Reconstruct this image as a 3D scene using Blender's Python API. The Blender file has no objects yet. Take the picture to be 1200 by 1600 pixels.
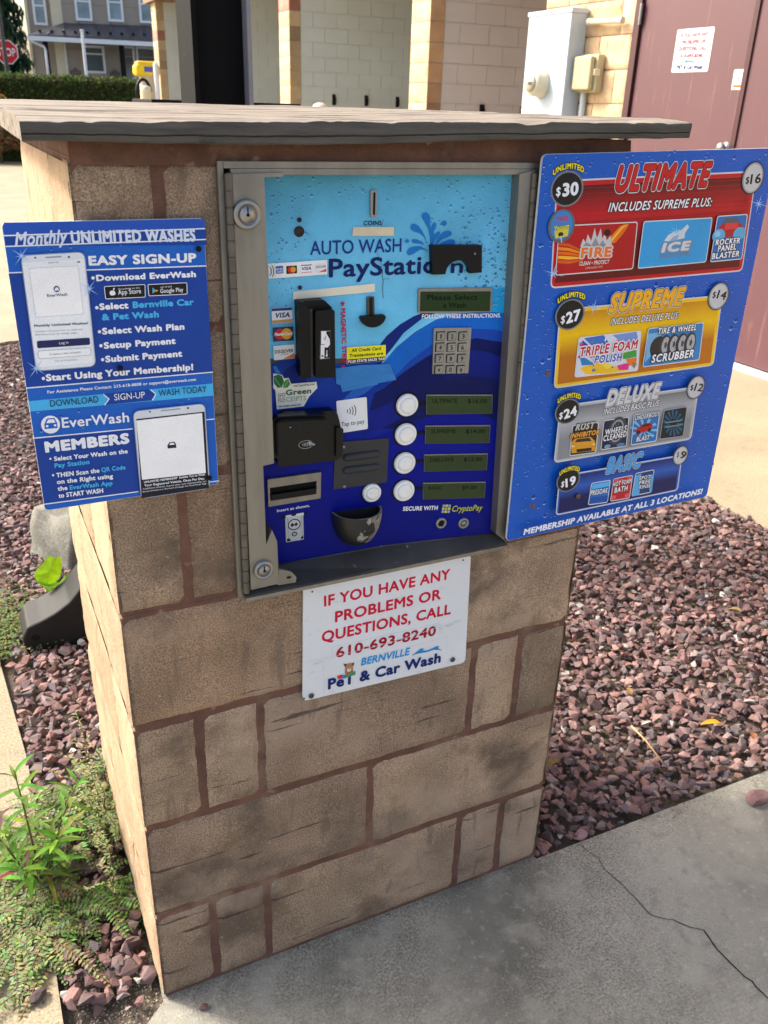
import bpy, bmesh, math, random
import numpy as np
from mathutils import Vector, Matrix, noise
from mathutils.geometry import tessellate_polygon
R_ = random.Random(7)
S = bpy.context.scene
COL = S.collection
PI = math.pi
# ---------------------------------------------------------------- camera
CP = (-0.13047, -1.10653, 1.48467)
yaw, pitch, roll = 0.457916, -0.436464, 0.0325300
fw = Vector((math.sin(yaw)*math.cos(pitch), math.cos(yaw)*math.cos(pitch), math.sin(pitch)))
r0 = Vector((math.cos(yaw), -math.sin(yaw), 0)); u0 = r0.cross(fw)
rt = r0*math.cos(roll)+u0*math.sin(roll); up = -r0*math.sin(roll)+u0*math.cos(roll)
cam = bpy.data.cameras.new('camera'); co = bpy.data.objects.new('camera', cam); COL.objects.link(co)
co.matrix_world = Matrix(((rt.x, up.x, -fw.x, CP[0]), (rt.y, up.y, -fw.y, CP[1]), (rt.z, up.z, -fw.z, CP[2]), (0, 0, 0, 1)))
cam.sensor_fit = 'VERTICAL'; cam.sensor_height = 36; cam.lens = 36*1352.0/1600
cam.clip_start = .02; cam.clip_end = 800
cam.dof.use_dof = True; cam.dof.focus_distance = 1.35; cam.dof.aperture_fstop = 11
S.camera = co
# ---------------------------------------------------------------- sky, sun, exposure
SUN = Vector((-0.52, 0.56, 0.66)).normalized()
w = bpy.data.worlds.new('World'); S.world = w; w.use_nodes = True
nt = w.node_tree; bg = nt.nodes['Background']
sky = nt.nodes.new('ShaderNodeTexSky'); sky.sky_type = 'NISHITA'; sky.sun_disc = False
sky.sun_elevation = math.asin(SUN.z); sky.sun_rotation = math.atan2(SUN.x, SUN.y)
sky.air_density = 1.0; sky.dust_density = 5.0; sky.ozone_density = 1.0
nt.links.new(sky.outputs[0], bg.inputs[0]); bg.inputs[1].default_value = .15
sl = bpy.data.lights.new('sun', 'SUN'); so = bpy.data.objects.new('sun', sl); COL.objects.link(so)
sl.energy = 2.15; sl.angle = math.radians(10); sl.color = (1, .975, .94)
so.rotation_euler = (-SUN).to_track_quat('-Z', 'Y').to_euler()
S.view_settings.view_transform = 'Standard'; S.view_settings.look = 'None'
S.view_settings.exposure = 1.42; S.view_settings.gamma = 1
S.view_settings.use_white_balance = True; S.view_settings.white_balance_temperature = 6850; S.view_settings.white_balance_tint = 10
S.cycles.max_bounces = 6
# ---------------------------------------------------------------- helpers
def lin(c):
    return tuple(((v/255/12.92) if v/255 <= .04045 else ((v/255+.055)/1.055)**2.4) for v in c[:3])
OFF = {}
def link(name, me, parent=None, loc=None):
    o = bpy.data.objects.new(name, me); COL.objects.link(o)
    if parent: o.parent = parent
    return o
def empty(name, loc, label=None, cat=None, group=None):
    o = bpy.data.objects.new(name, None); COL.objects.link(o); o.location = loc; o.empty_display_size = .05
    OFF[o.name] = Vector(loc); tag(o, label, cat, group); return o
def tag(o, label=None, cat=None, group=None, kind=None):
    if label: o['label'] = label
    if cat: o['category'] = cat
    if group: o['group'] = group
    if kind: o['kind'] = kind
    return o
class MB:
    def __init__(s): s.v = []; s.f = []; s.m = []; s.c = []; s.sm = []; s.col = None
    def add(s, vs, fs, mi=0, col=None, smooth=False):
        n = len(s.v); s.v += [tuple(v) for v in vs]
        s.c += [col or (1, 1, 1)]*len(vs)
        for f in fs: s.f.append(tuple(i+n for i in f)); s.m.append(mi); s.sm.append(smooth)
    def box(s, a, b, mi=0, col=None, bev=0):
        x0, y0, z0 = a; x1, y1, z1 = b
        if bev:
            bm = bmesh.new(); bmesh.ops.create_cube(bm, size=1)
            for v in bm.verts: v.co = Vector(((x0+x1)/2+v.co.x*(x1-x0), (y0+y1)/2+v.co.y*(y1-y0), (z0+z1)/2+v.co.z*(z1-z0)))
            bmesh.ops.bevel(bm, geom=bm.edges[:], offset=bev, segments=2, profile=.5, affect='EDGES')
            s.addbm(bm, mi, col); return
        s.add([(x0,y0,z0),(x1,y0,z0),(x1,y1,z0),(x0,y1,z0),(x0,y0,z1),(x1,y0,z1),(x1,y1,z1),(x0,y1,z1)],
              [(0,3,2,1),(4,5,6,7),(0,1,5,4),(1,2,6,5),(2,3,7,6),(3,0,4,7)], mi, col)
    def addbm(s, bm, mi=0, col=None, smooth=False):
        bm.verts.index_update()
        s.add([v.co[:] for v in bm.verts], [[v.index for v in f.verts] for f in bm.faces], mi, col, smooth); bm.free()
    def cyl(s, a, b, r, n=16, r2=None, mi=0, col=None, cap=True, smooth=True):
        a = Vector(a); b = Vector(b); d = (b-a).normalized(); r2 = r if r2 is None else r2
        e = d.orthogonal().normalized(); g = d.cross(e); vs = []; fs = []
        for k in range(n):
            t = 2*PI*k/n; q = e*math.cos(t)+g*math.sin(t); vs += [a+q*r, b+q*r2]
        for k in range(n): j = (k+1) % n; fs.append((2*k, 2*j, 2*j+1, 2*k+1))
        s.add(vs, fs, mi, col, smooth)
        if cap:
            s.add([vs[2*k] for k in range(n)], [tuple(range(n))[::-1]], mi, col); s.add([vs[2*k+1] for k in range(n)], [tuple(range(n))], mi, col)
    def tube(s, pts, rs, n=8, mi=0, col=None):
        P = [Vector(p) for p in pts]
        if not isinstance(rs, (list, tuple)): rs = [rs]*len(P)
        vs = []; fs = []; e = None
        for i, p in enumerate(P):
            d = (P[min(i+1, len(P)-1)]-P[max(i-1, 0)]).normalized()
            e = d.orthogonal().normalized() if e is None else (e-d*e.dot(d)).normalized()
            g = d.cross(e)
            for k in range(n): t = 2*PI*k/n; vs.append(p+(e*math.cos(t)+g*math.sin(t))*rs[i])
        for i in range(len(P)-1):
            for k in range(n): j = (k+1) % n; fs.append((i*n+k, i*n+j, (i+1)*n+j, (i+1)*n+k))
        fs.append(tuple(range(n))[::-1]); fs.append(tuple(range((len(P)-1)*n, len(P)*n)))
        s.add(vs, fs, mi, col, True)
    def lathe(s, c, axis, prof, n=28, mi=0, col=None, up=None):
        # prof: list of (radius, distance along axis)
        c = Vector(c); d = Vector(axis).normalized(); e = d.orthogonal().normalized(); g = d.cross(e); vs = []; fs = []
        for (r, h) in prof:
            for k in range(n): t = 2*PI*k/n; vs.append(c+d*h+(e*math.cos(t)+g*math.sin(t))*max(r, 1e-5))
        for i in range(len(prof)-1):
            for k in range(n): j = (k+1) % n; fs.append((i*n+k, i*n+j, (i+1)*n+j, (i+1)*n+k))
        s.add(vs, fs, mi, col, True)
    def prism(s, pts, d, mi=0, col=None, mi_side=None):
        # pts: planar loop (counter-clockwise seen from the side d points to), extruded by vector d
        P = [Vector(p) for p in pts]; n = len(P); d = Vector(d)
        tri = tessellate_polygon([P])
        nrm = sum(((P[b]-P[a]).cross(P[c]-P[a]) for a, b, c in tri), Vector())
        if nrm.dot(d) < 0: tri = [t[::-1] for t in tri]
        vs = P+[p+d for p in P]
        s.add([v+d for v in P], tri, mi, col); s.add(P, [t[::-1] for t in tri], mi, col)
        s.add(vs, [(k, (k+1) % n, (k+1) % n+n, k+n) for k in range(n)], mi if mi_side is None else mi_side, col)
    def build(s, name, mats, parent=None, root=None, loc=None, fix=True):
        me = bpy.data.meshes.new(name)
        off = Vector((0, 0, 0))
        if root is not None: off = OFF[root.name]
        elif parent is not None: off = OFF.get(parent.name, Vector())
        elif loc is not None: off = Vector(loc)
        me.from_pydata([tuple(Vector(v)-off) for v in s.v], [], s.f)
        if not isinstance(mats, (list, tuple)): mats = [mats]
        for m in mats: me.materials.append(m)
        me.polygons.foreach_set('material_index', s.m); me.polygons.foreach_set('use_smooth', s.sm)
        if any(c != (1, 1, 1) for c in s.c):
            a = me.color_attributes.new('Col', 'FLOAT_COLOR', 'POINT')
            a.data.foreach_set('color', np.array([(c[0], c[1], c[2], 1) for c in s.c], dtype=np.float32).ravel())
        me.update()
        if fix and len(s.f) < 20000:
            bm = bmesh.new(); bm.from_mesh(me); bmesh.ops.recalc_face_normals(bm, faces=bm.faces[:]); bm.to_mesh(me); bm.free()
        o = link(name, me, parent)
        if parent is None and loc is not None: o.location = loc
        OFF[o.name] = off if parent is not None else (Vector(loc) if loc is not None else Vector())
        return o
# ---------------------------------------------------------------- materials
def mat(name, col, rough=.6, metal=0, var=.15, scale=12, bump=0, bscale=60, attr=False, spec=.5, stretch=(1, 1, 1), fine=0, fscale=180, stains=(), coat=0):
    """procedural material: base colour (or the mesh colour attribute) modulated by noise, plus bump and stains"""
    m = bpy.data.materials.new(name); m.use_nodes = True; t = m.node_tree; N = t.nodes; L = t.links
    b = N['Principled BSDF']; b.inputs['Roughness'].default_value = rough; b.inputs['Metallic'].default_value = metal
    b.inputs['Specular IOR Level'].default_value = spec
    if coat: b.inputs['Coat Weight'].default_value = coat; b.inputs['Coat Roughness'].default_value = .12
    tc = N.new('ShaderNodeTexCoord'); mp = N.new('ShaderNodeMapping'); mp.inputs['Scale'].default_value = stretch
    L.new(tc.outputs['Object'], mp.inputs[0])
    if attr:
        base = N.new('ShaderNodeAttribute'); base.attribute_name = 'Col'; cur = base.outputs['Color']
    else:
        base = N.new('ShaderNodeRGB'); base.outputs[0].default_value = (*lin(col), 1); cur = base.outputs[0]
    def noi(sc, det=5, ro=.55, src=None):
        n = N.new('ShaderNodeTexNoise'); n.inputs['Scale'].default_value = sc; n.inputs['Detail'].default_value = det; n.inputs['Roughness'].default_value = ro
        L.new(src or mp.outputs[0], n.inputs['Vector']); return n.outputs[0]
    def ramp(f, a, b):
        r = N.new('ShaderNodeMapRange'); L.new(f, r.inputs[0]); r.inputs[1].default_value = .3; r.inputs[2].default_value = .7; r.inputs[3].default_value = a; r.inputs[4].default_value = b
        return r.outputs[0]
    def mul(c, f):
        x = N.new('ShaderNodeMix'); x.data_type = 'RGBA'; x.blend_type = 'MULTIPLY'; x.inputs[0].default_value = 1
        L.new(c, x.inputs[6]); L.new(f, x.inputs[7]); return x.outputs[2]
    if var: cur = mul(cur, ramp(noi(scale), 1-var, 1+var*.6))
    if fine: cur = mul(cur, ramp(noi(fscale, 2), 1-fine, 1+fine))
    for (sc, lo, hi, scol, amt, strv) in stains:
        mp2 = N.new('ShaderNodeMapping'); mp2.inputs['Scale'].default_value = strv; L.new(tc.outputs['Object'], mp2.inputs[0])
        f = noi(sc, 6, .6, mp2.outputs[0]); r = N.new('ShaderNodeMapRange'); L.new(f, r.inputs[0])
        r.inputs[1].default_value = lo; r.inputs[2].default_value = hi; r.inputs[3].default_value = 0; r.inputs[4].default_value = amt
        x = N.new('ShaderNodeMix'); x.data_type = 'RGBA'; L.new(r.outputs[0], x.inputs[0]); L.new(cur, x.inputs[6]); x.inputs[7].default_value = (*lin(scol), 1); cur = x.outputs[2]
    L.new(cur, b.inputs['Base Color'])
    if bump:
        n = noi(bscale, 6, .65); bp = N.new('ShaderNodeBump'); bp.inputs['Strength'].default_value = 1; bp.inputs['Distance'].default_value = bump
        L.new(n, bp.inputs['Height']); L.new(bp.outputs[0], b.inputs['Normal'])
    return m
U1 = (1, 1, 1)
M = {}
M['print'] = mat('printed_vinyl', None, .38, var=.10, scale=9, attr=True, fine=.05, fscale=500, spec=.3)
M['ink'] = mat('display_ink', None, .8, var=.05, attr=True, spec=.05)
M['print_worn'] = mat('printed_worn_vinyl', None, .45, spec=.14, var=.16, scale=14, attr=True, fine=.06, fscale=420, stains=((9, .60, .80, (60, 66, 76), .15, U1),))
M['sign_white'] = mat('white_painted_sheet', (218, 222, 228), .35, var=.05, scale=10, stains=((26, .60, .80, (150, 150, 150), .35, (1, 1, 2)),))
M['steel'] = mat('brushed_stainless', (142, 138, 130), .5, .75, var=.16, scale=6, stretch=(8, 8, 1.2), bump=.0002, bscale=90, stains=((7, .56, .78, (96, 90, 80), .5, U1),))
M['hinge'] = mat('dull_hinge_steel', (104, 101, 96), .55, .7, var=.25, scale=40)
M['steel_dark'] = mat('dirty_steel', (78, 76, 74), .55, .5, var=.3, scale=14, stains=((60, .66, .72, (190, 188, 182), .7, U1),))
M['black'] = mat('black_plastic', (9, 10, 13), .45, spec=.25, var=.25, scale=30, bump=.0002, bscale=300)
M['black_gloss'] = mat('black_gloss_plastic', (7, 8, 11), .3, spec=.3, var=.1)
M['grey_black'] = mat('charcoal_plastic', (44, 46, 50), .6, var=.2, scale=20, bump=.0003, bscale=260)
M['white_plastic'] = mat('white_plastic', (236, 236, 234), .3, var=.05, scale=40)
M['lcd'] = mat('lcd_glass', (47, 65, 34), .35, spec=.25, var=.12, scale=10)
M['lcd_dark'] = mat('lcd_dark_glass', (30, 56, 24), .35, spec=.25, var=.12, scale=10)
M['key'] = mat('metal_key', (150, 150, 148), .38, .7, var=.12, scale=60)
M['tape'] = mat('masking_tape', (214, 202, 176), .8, var=.08, scale=40, bump=.0003, bscale=200)
M['block'] = mat('block_face', None, .95, var=.30, scale=9, attr=True, bump=.004, bscale=240, fine=.5, fscale=430, spec=.2,
    stains=((5.5, .52, .66, (96, 84, 73), .8, (1, 1, 1.2)), (3.5, .52, .66, (182, 160, 140), .65, U1), (170, .62, .70, (206, 190, 160), .55, U1), (190, .66, .72, (66, 56, 47), .6, U1), (4.2, .635, .66, (52, 48, 46), .75, (.9, .9, 15)), (11, .58, .70, (124, 102, 78), .5, (1.4, 1, 1)), (16, .58, .68, (112, 98, 86), .6, (2.4, 1, .5))))
M['split'] = mat('split_face_stone', None, .95, var=.18, scale=9, attr=True, bump=.004, bscale=70, fine=.10, fscale=300,
    stains=((4, .60, .66, (150, 104, 80), .6, (3, 9, 1.6)), (40, .62, .75, (214, 178, 136), .5, U1)))
M['mortar'] = mat('red_mortar', (108, 76, 63), .95, var=.35, scale=22, bump=.0015, bscale=150, fine=.12, fscale=300, stains=((30, .62, .70, (176, 142, 122), .5, U1), (7, .56, .68, (136, 114, 96), .8, U1)))
M['cap'] = mat('weathered_cap_top', (142, 132, 118), .85, var=.32, scale=5, stretch=(1.1, 13, 13), bump=.003, bscale=26, fine=.10, fscale=150, stains=((4, .55, .60, (70, 58, 50), .9, (1.0, 20, 20)), (3, .55, .7, (116, 98, 80), .6, (2, 4, 4)), (9, .60, .74, (196, 184, 168), .6, (1, 9, 9))))
M['cap_edge'] = mat('weathered_cap_edge', (84, 82, 78), .85, var=.4, scale=5, stretch=(2, 2, 26), bump=.001, bscale=60, stains=((10, .62, .72, (34, 33, 33), .7, (2, 2, 3)), (90, .72, .76, (140, 136, 130), .6, U1)))
M['concrete'] = mat('pale_concrete', (150, 139, 115), .9, var=.12, scale=2.2, bump=.0015, bscale=120, fine=.35, fscale=180, stains=((1.1, .5, .75, (170, 158, 132), .6, U1), (14, .56, .7, (126, 116, 96), .5, U1), (60, .66, .74, (96, 88, 76), .4, U1)))
M['drive'] = mat('grey_driveway', (137, 134, 122), .9, var=.26, scale=3.2, bump=.0022, bscale=230, fine=.55, fscale=210,
    stains=((2.3, .48, .68, (98, 99, 90), .9, U1), (1.3, .5, .66, (160, 158, 146), .6, U1), (8, .50, .64, (160, 158, 145), .6, U1), (26, .54, .68, (112, 110, 100), .5, U1), (60, .56, .66, (176, 172, 160), .4, U1), (120, .67, .73, (184, 182, 172), .6, U1), (90, .70, .75, (50, 50, 48), .6, U1)))
M['crack'] = mat('crack', (30, 29, 27), .95, var=.3, scale=60)
M['soil'] = mat('sandy_soil', (92, 82, 70), .98, var=.3, scale=20, bump=.004, bscale=260, fine=.4, fscale=300)
M['gravel'] = mat('red_gravel', None, .85, var=.22, scale=40, attr=True, bump=.0012, bscale=150, fine=.12, fscale=420)
M['leaf'] = mat('leaf', None, .7, var=.2, scale=60, attr=True, spec=.25)
M['bark'] = mat('stem', (96, 84, 56), .8, var=.2, scale=50)
b_ = M['leaf'].node_tree.nodes['Principled BSDF']
_t = M['leaf'].node_tree; _tr = _t.nodes.new('ShaderNodeBsdfTranslucent'); _mx = _t.nodes.new('ShaderNodeMixShader'); _mx.inputs[0].default_value = .35
_t.links.new(b_.inputs['Base Color'].links[0].from_socket, _tr.inputs[0]); _t.links.new(b_.outputs[0], _mx.inputs[1]); _t.links.new(_tr.outputs[0], _mx.inputs[2]); _t.links.new(_mx.outputs[0], _t.nodes['Material Output'].inputs[0])
M['rubber'] = mat('black_rubber', (28, 30, 32), .6, spec=.3, var=.2, scale=12, bump=.0003, bscale=200)
M['blocktan'] = mat('tan_block', None, .92, var=.14, scale=5, attr=True, bump=.003, bscale=90, fine=.08, fscale=160)
M['greyblock'] = mat('painted_grey_block', (194, 200, 196), .7, var=.07, scale=1.2, bump=.001, bscale=60)
M['greyjoint'] = mat('painted_joint', (187, 193, 189), .75, var=.08, scale=4)
M['maroon'] = mat('maroon_paint', (96, 63, 69), .42, var=.10, scale=2.0, stretch=(1, 1, .35), bump=.0006, bscale=3, stains=((7, .60, .76, (150, 112, 112), .55, (1, 5, .35)),))
M['maroon_dark'] = mat('maroon_trim', (70, 34, 38), .45, var=.12, scale=4)
M['meter'] = mat('pale_grey_enamel', (186, 200, 212), .4, var=.05, scale=3)
M['beige'] = mat('beige_plastic', (182, 172, 134), .5, var=.06, scale=10)
M['glass'] = mat('dark_window_glass', (70, 84, 90), .08, var=.35, scale=1.4)
M['glass_pale'] = mat('painted_sky_window_glass', (128, 150, 160), .1, var=.35, scale=1.6)  # sky reflected in the panes is put into the pale base colour
M['trim'] = mat('white_trim', (222, 224, 226), .5, var=.04, scale=4)
M['siding'] = mat('taupe_siding', (152, 140, 128), .8, var=.05, scale=3)
M['cream'] = mat('cream_siding', (206, 194, 166), .7, var=.05, scale=3)
M['roof'] = mat('grey_metal_roof', (72, 72, 80), .4, .3, var=.1, scale=2)
M['dark'] = mat('dark_paint', (20, 18, 20), .75, spec=.2, var=.15, scale=4)
M['ipost'] = mat('black_post_paint', (7, 9, 13), .7, spec=.12, var=.25, scale=5, stains=((6, .70, .74, (120, 128, 132), .7, (3, 3, 1)),))
M['ipost_grey'] = mat('worn_grey_paint', (120, 124, 134), .5, var=.18, scale=5, stains=((11, .66, .70, (28, 30, 36), .9, (3, 3, 1.3)),))
M['yellow'] = mat('yellow_plastic', (232, 196, 14), .35, var=.06)
M['cream_plastic'] = mat('cream_plastic', (216, 210, 186), .4, var=.05)
M['red'] = mat('red_sign_paint', (176, 30, 40), .45, var=.06)
M['asphalt'] = mat('asphalt', (78, 78, 78), .9, var=.15, scale=3, bump=.002, bscale=80)
ART_LEFT=[
('P',(4,64,158),[(2,340.5),(231.6,343.9),(231.8,322.7),(1.3,329.2)]),
('P',(30,82,185),[(3,354.6),(230.6,353.5),(231.6,342.8),(2,340.5)]),
('P',(4,64,158),[(0.1,300.2),(229.7,297.8),(230.5,161),(0.6,163)]),
('P',(4,64,158),[(0.7,98.8),(121,96.1),(123.4,6.2),(1.2,8.7)]),
('P',(64,180,238),[(0.5,146.4),(229.6,145.7),(230.5,128.8),(0.9,133.1)]),
('P',(4,64,158),[(87.2,146.2),(145.8,146.2),(153.6,139.1),(148.9,131.2),(90.2,131.5),(95.6,138.8)]),
('S',(236,240,248),[(89,146),(95.6,138.8),(89.3,131.6)],1.2),
('S',(236,240,248),[(148.2,145.9),(154.3,139),(149.3,131.2)],1.2),
('S',(236,240,248),[(0.6,340.5),(231.1,342.4)],1.4),
('S',(236,240,248),[(1.3,328.8),(231.5,329.5)],1.4),
('S',(236,240,248),[(0.1,299.7),(230.1,297.7)],1.4),
('S',(236,240,248),[(0.6,163),(230.7,161)],1.4),
('S',(236,240,248),[(0.6,98.6),(121,95.8)],1.4),
('S',(236,240,248),[(1.1,8.2),(120.2,6.7)],1.4),
('S',(236,240,248),[(217.9,96.5),(229.5,96.1)],1.4),
('S',(236,240,248),[(216.6,5.4),(230.7,5.4)],1.4),
('T','Monthly',11.2,328.7,58.3,15.2,0.033,(214,226,246),{'bold':0.03,'shear':0.35}),
('T','UNLIMITED WASHES',72.4,328.8,146,15.2,-0.008,(214,226,246),{'bold':0.05}),
('T','EASY SIGN-UP',89.1,303.9,128.9,11.3,-0.01,(236,240,248),{'bold':0.05}),
('E',(236,240,248),92.2,289.6,2,2,None,0),
('E',(236,240,248),92.8,254.3,2,2,None,0),
('E',(236,240,248),92.8,225,2,2,None,0),
('E',(236,240,248),92.7,207.7,2,2.1,None,0),
('E',(236,240,248),92.9,190.2,2,2.1,None,0),
('E',(236,240,248),21.3,173.2,1.9,2.1,None,0),
('E',(236,240,248),16.2,69,1.3,1.5,None,0),
('E',(236,240,248),16.7,46.5,1.4,1.5,None,0),
('T','Download EverWash',95.7,285.5,120.3,7.6,-0.007,(236,240,248),{'bold':0.05}),
('T','Select',95.8,251.2,34.4,8.1,-0.006,(236,240,248),{'bold':0.05}),
('T','Bernville Car',135.2,251,75.9,8.2,-0.011,(64,180,238),{'bold':0.05}),
('T','& Pet Wash',97.1,238.5,69.2,8.2,-0.012,(64,180,238),{'bold':0.05}),
('T','Select Wash Plan',95.7,221.3,101.4,8.3,-0.014,(236,240,248),{'bold':0.05}),
('T','Setup Payment',95.9,203.4,88.7,8.4,-0.009,(236,240,248),{'bold':0.05}),
('T','Submit Payment',95.9,186.3,95.9,8.5,-0.009,(236,240,248),{'bold':0.05}),
('T','Start Using Your Membership!',24.1,169.4,180.9,8.9,-0.017,(236,240,248),{'bold':0.05}),
('T','For Assistance Please Contact: 215-618-8808 or support@everwash.com',23.6,153.9,184,4,-0.011,(236,240,248),{'bold':0.025}),
('T','DOWNLOAD',25,136.9,57.5,8.2,-0.01,(12,26,60),{}),
('T','SIGN-UP',101.7,136.7,38.4,8.3,-0.018,(236,240,248),{}),
('T','WASH TODAY',157.7,136.1,63,8.5,-0.013,(12,26,60),{}),
('E',(236,240,248),22.1,114.2,11.1,11.7,None,0),
('P',(8,96,196),[(15,115.6),(18.5,122.5),(27.6,122.4),(30,115.2),(29.9,108.8),(14.4,109.2)]),
('P',(236,240,248),[(17.5,116.5),(19.8,120.9),(26.5,120.8),(28.1,116.2)]),
('E',(236,240,248),17.9,112.7,1.6,1.5,None,0),
('E',(236,240,248),27.2,112.6,1.6,1.4,None,0),
('T','EverWash',35.2,108.1,82.2,13.5,-0.026,(236,240,248),{'bold':0.02}),
('T','MEMBERS',11.3,78.1,103.8,14.9,-0.013,(236,240,248),{'bold':0.06}),
('T','Select Your Wash on the',20.3,65.6,91.2,6.3,-0.022,(236,240,248),{'bold':0.04}),
('T','Pay Station',19.6,56.4,42.8,6.4,-0.019,(64,180,238),{'bold':0.04}),
('T','THEN Scan the',20.2,43.1,53.2,6.4,-0.019,(236,240,248),{'bold':0.04}),
('T','QR Code',75.8,42.3,30.7,6.5,-0.02,(64,180,238),{'bold':0.04}),
('T','on the Right using',19.7,34,69.8,6.4,-0.033,(236,240,248),{'bold':0.04}),
('T','the',19.5,24.6,12,6.4,-0.033,(236,240,248),{'bold':0.04}),
('T','EverWash App',34.2,23.8,53.7,6.5,-0.03,(64,180,238),{'bold':0.04}),
('T','to START WASH',19.4,14.7,55.7,6.6,-0.027,(236,240,248),{'bold':0.04}),
('R',(14,16,20),[(103.4,279.7),(152.5,279.5),(151.6,263.5),(103.5,264)],2,(236,240,248),0.8),
('R',(14,16,20),[(155.2,279.3),(204,279.1),(203.5,264.3),(155.3,264.7)],2,(236,240,248),0.8),
('E',(236,240,248),111.7,271,2.5,2.9,None,0),
('E',(236,240,248),113.7,271.1,2.5,2.9,None,0),
('E',(14,16,20),116.8,272.5,1.3,1.4,None,0),
('P',(236,240,248),[(113.2,274.3),(114.1,276.5),(115.9,277.3),(115.3,275.1)]),
('T','App Store',119.1,268.6,27.5,5.8,0.011,(236,240,248),{'bold':0.01}),
('T','Download on the',119.6,274.4,26.1,1.8,0.015,(236,240,248),{}),
('P',(60,190,220),[(160.8,275.2),(164.2,271.8),(160.2,268.1)]),
('P',(230,70,80),[(160.2,268.1),(164.2,271.5),(165.4,269.9)]),
('P',(250,200,60),[(164.2,271.8),(167.4,271.4),(165,269.7)]),
('T','Google Play',169.9,267.8,28.6,5,0.017,(236,240,248),{'bold':0.01}),
('T','GET IT ON',170.4,273.7,13.9,1.9,0.029,(236,240,248),{}),
('R',(226,232,242),[(15,319),(85.8,320.7),(84.2,182.8),(14,183.2)],9,(150,165,195),1),
('P',(240,244,250),[(15.9,310.6),(83.6,312.2),(80.8,188.4),(16,188.2)]),
('E',(40,44,60),30.7,315.7,1.1,1.1,None,0),
('E',(40,44,60),67.5,315.1,1.2,1.3,None,0),
('S',(150,158,175),[(41.8,315.5),(59.4,315.9)],1.6),
('T','10:20 AM',44,308.6,11.4,1.7,0.035,(90,95,110),{}),
('S',(90,95,110),[(76,309),(79.4,309.1)],1.6),
('R',(250,251,253),[(21.9,304.5),(77,305.1),(76.5,247.9),(22.1,247.7)],2,(205,212,226),0.7),
('E',(38,50,120),49.5,279.3,3.5,3.7,None,0),
('P',(236,240,248),[(47.1,278.7),(48.4,281.1),(51.2,281.1),(51.9,278.7),(51.8,277.6),(46.9,277.4)]),
('T','EverWash',38.1,270.5,22.6,3.5,0.022,(38,44,80),{'bold':0.02}),
('T','Monthly Unlimited Washes!',19.2,236.7,61,2.9,-0.018,(34,38,56),{'bold':0.03}),
('T','Connect with your local car wash and',19,230.5,53.9,1.7,-0.02,(90,95,110),{}),
('T','feel some clean car energy magic.',18.9,226.6,48.3,1.8,-0.023,(90,95,110),{}),
('R',(34,38,92),[(19.7,220),(80.2,219.4),(79.9,210.6),(19.2,211.2)],2,None,0),
('T','Log in',44.4,213.9,10.6,3,0.028,(236,240,248),{}),
('R',(244,247,251),[(19,208.2),(80.2,207.3),(80,197.5),(18.6,198.2)],3,(150,155,175),0.5),
('T','Create a new account',31.9,201.6,35.9,2.5,0,(60,64,84),{}),
('T','View our Privacy Policy',36.8,193.3,25.8,1.6,-0.008,(90,95,120),{}),
('R',(214,220,230),[(122.5,120.7),(217,120.8),(217.2,-2.7),(122.1,-3.1)],9,(150,160,185),1),
('P',(18,20,38),[(126.1,109.6),(215.6,109.4),(215.3,-1.8),(123.2,-2.1)]),
('P',(246,248,251),[(126.1,107.5),(212.2,107.7),(212.2,21.3),(126,24.4)]),
('E',(40,44,60),144.1,117.5,1.2,1.2,None,0),
('E',(40,44,60),193.8,116.7,1.5,1.5,None,0),
('S',(150,158,175),[(158.4,117.1),(184.1,117)],1.8),
('P',(30,34,56),[(163,68.3),(165.8,72.2),(172.8,72.3),(174.6,68.3),(174.7,63.5),(163.2,63.9)]),
('P',(246,248,251),[(165.5,68.5),(167,70.9),(171.7,70.8),(172.8,68.3)]),
('T','UNLIMITED MEMBERSHIP  Entitles You to Wash',128.1,19.2,82.8,3,-0.013,(236,240,248),{'bold':0.03}),
('T','Your Registered Vehicle, Once Per Day.',128.1,14.2,82,3.3,-0.023,(236,240,248),{'bold':0.03}),
('T','Additional vehicles require their own membership, can',125.8,10.2,86.2,2.2,-0.021,(236,240,248),{}),
('T','be purchased at a discount through the EverWash App.',125.4,6.4,87.4,2.2,-0.018,(236,240,248),{}),
('P',(170,205,250),[(25.5,310.9),(16.6,319.1),(7,326.2),(15.8,318.1)]),
('P',(170,205,250),[(16.5,311.5),(16.8,318.7),(15.9,325.5),(15.6,318.5)]),
('P',(170,205,250),[(7.7,308.2),(16.6,318.2),(24.6,328.9),(15.7,318.9)]),
('P',(170,205,250),[(9.3,317.5),(16.2,317.9),(23.1,319.6),(16.1,319.2)]),
('P',(170,205,250),[(95.7,269.9),(86.2,278.5),(76,286),(85.3,277.5)]),
('P',(170,205,250),[(86.3,270.8),(86.4,278.1),(85.3,285.2),(85.1,277.9)]),
('P',(170,205,250),[(77.3,267.5),(86.3,277.6),(94.3,288.5),(85.3,278.4)]),
('P',(170,205,250),[(78.7,277),(85.8,277.3),(92.9,279),(85.7,278.7)]),
('P',(170,205,250),[(24.1,178.6),(15,187.9),(5.2,196.1),(14.2,186.9)]),
('P',(170,205,250),[(14.9,179.8),(15.2,187.5),(14.3,194.9),(14,187.3)]),
('P',(170,205,250),[(5.9,176.7),(15.1,187),(23.2,198.1),(14.1,187.8)]),
('P',(170,205,250),[(7.6,186.6),(14.6,186.7),(21.6,188.2),(14.6,188.1)])]
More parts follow.
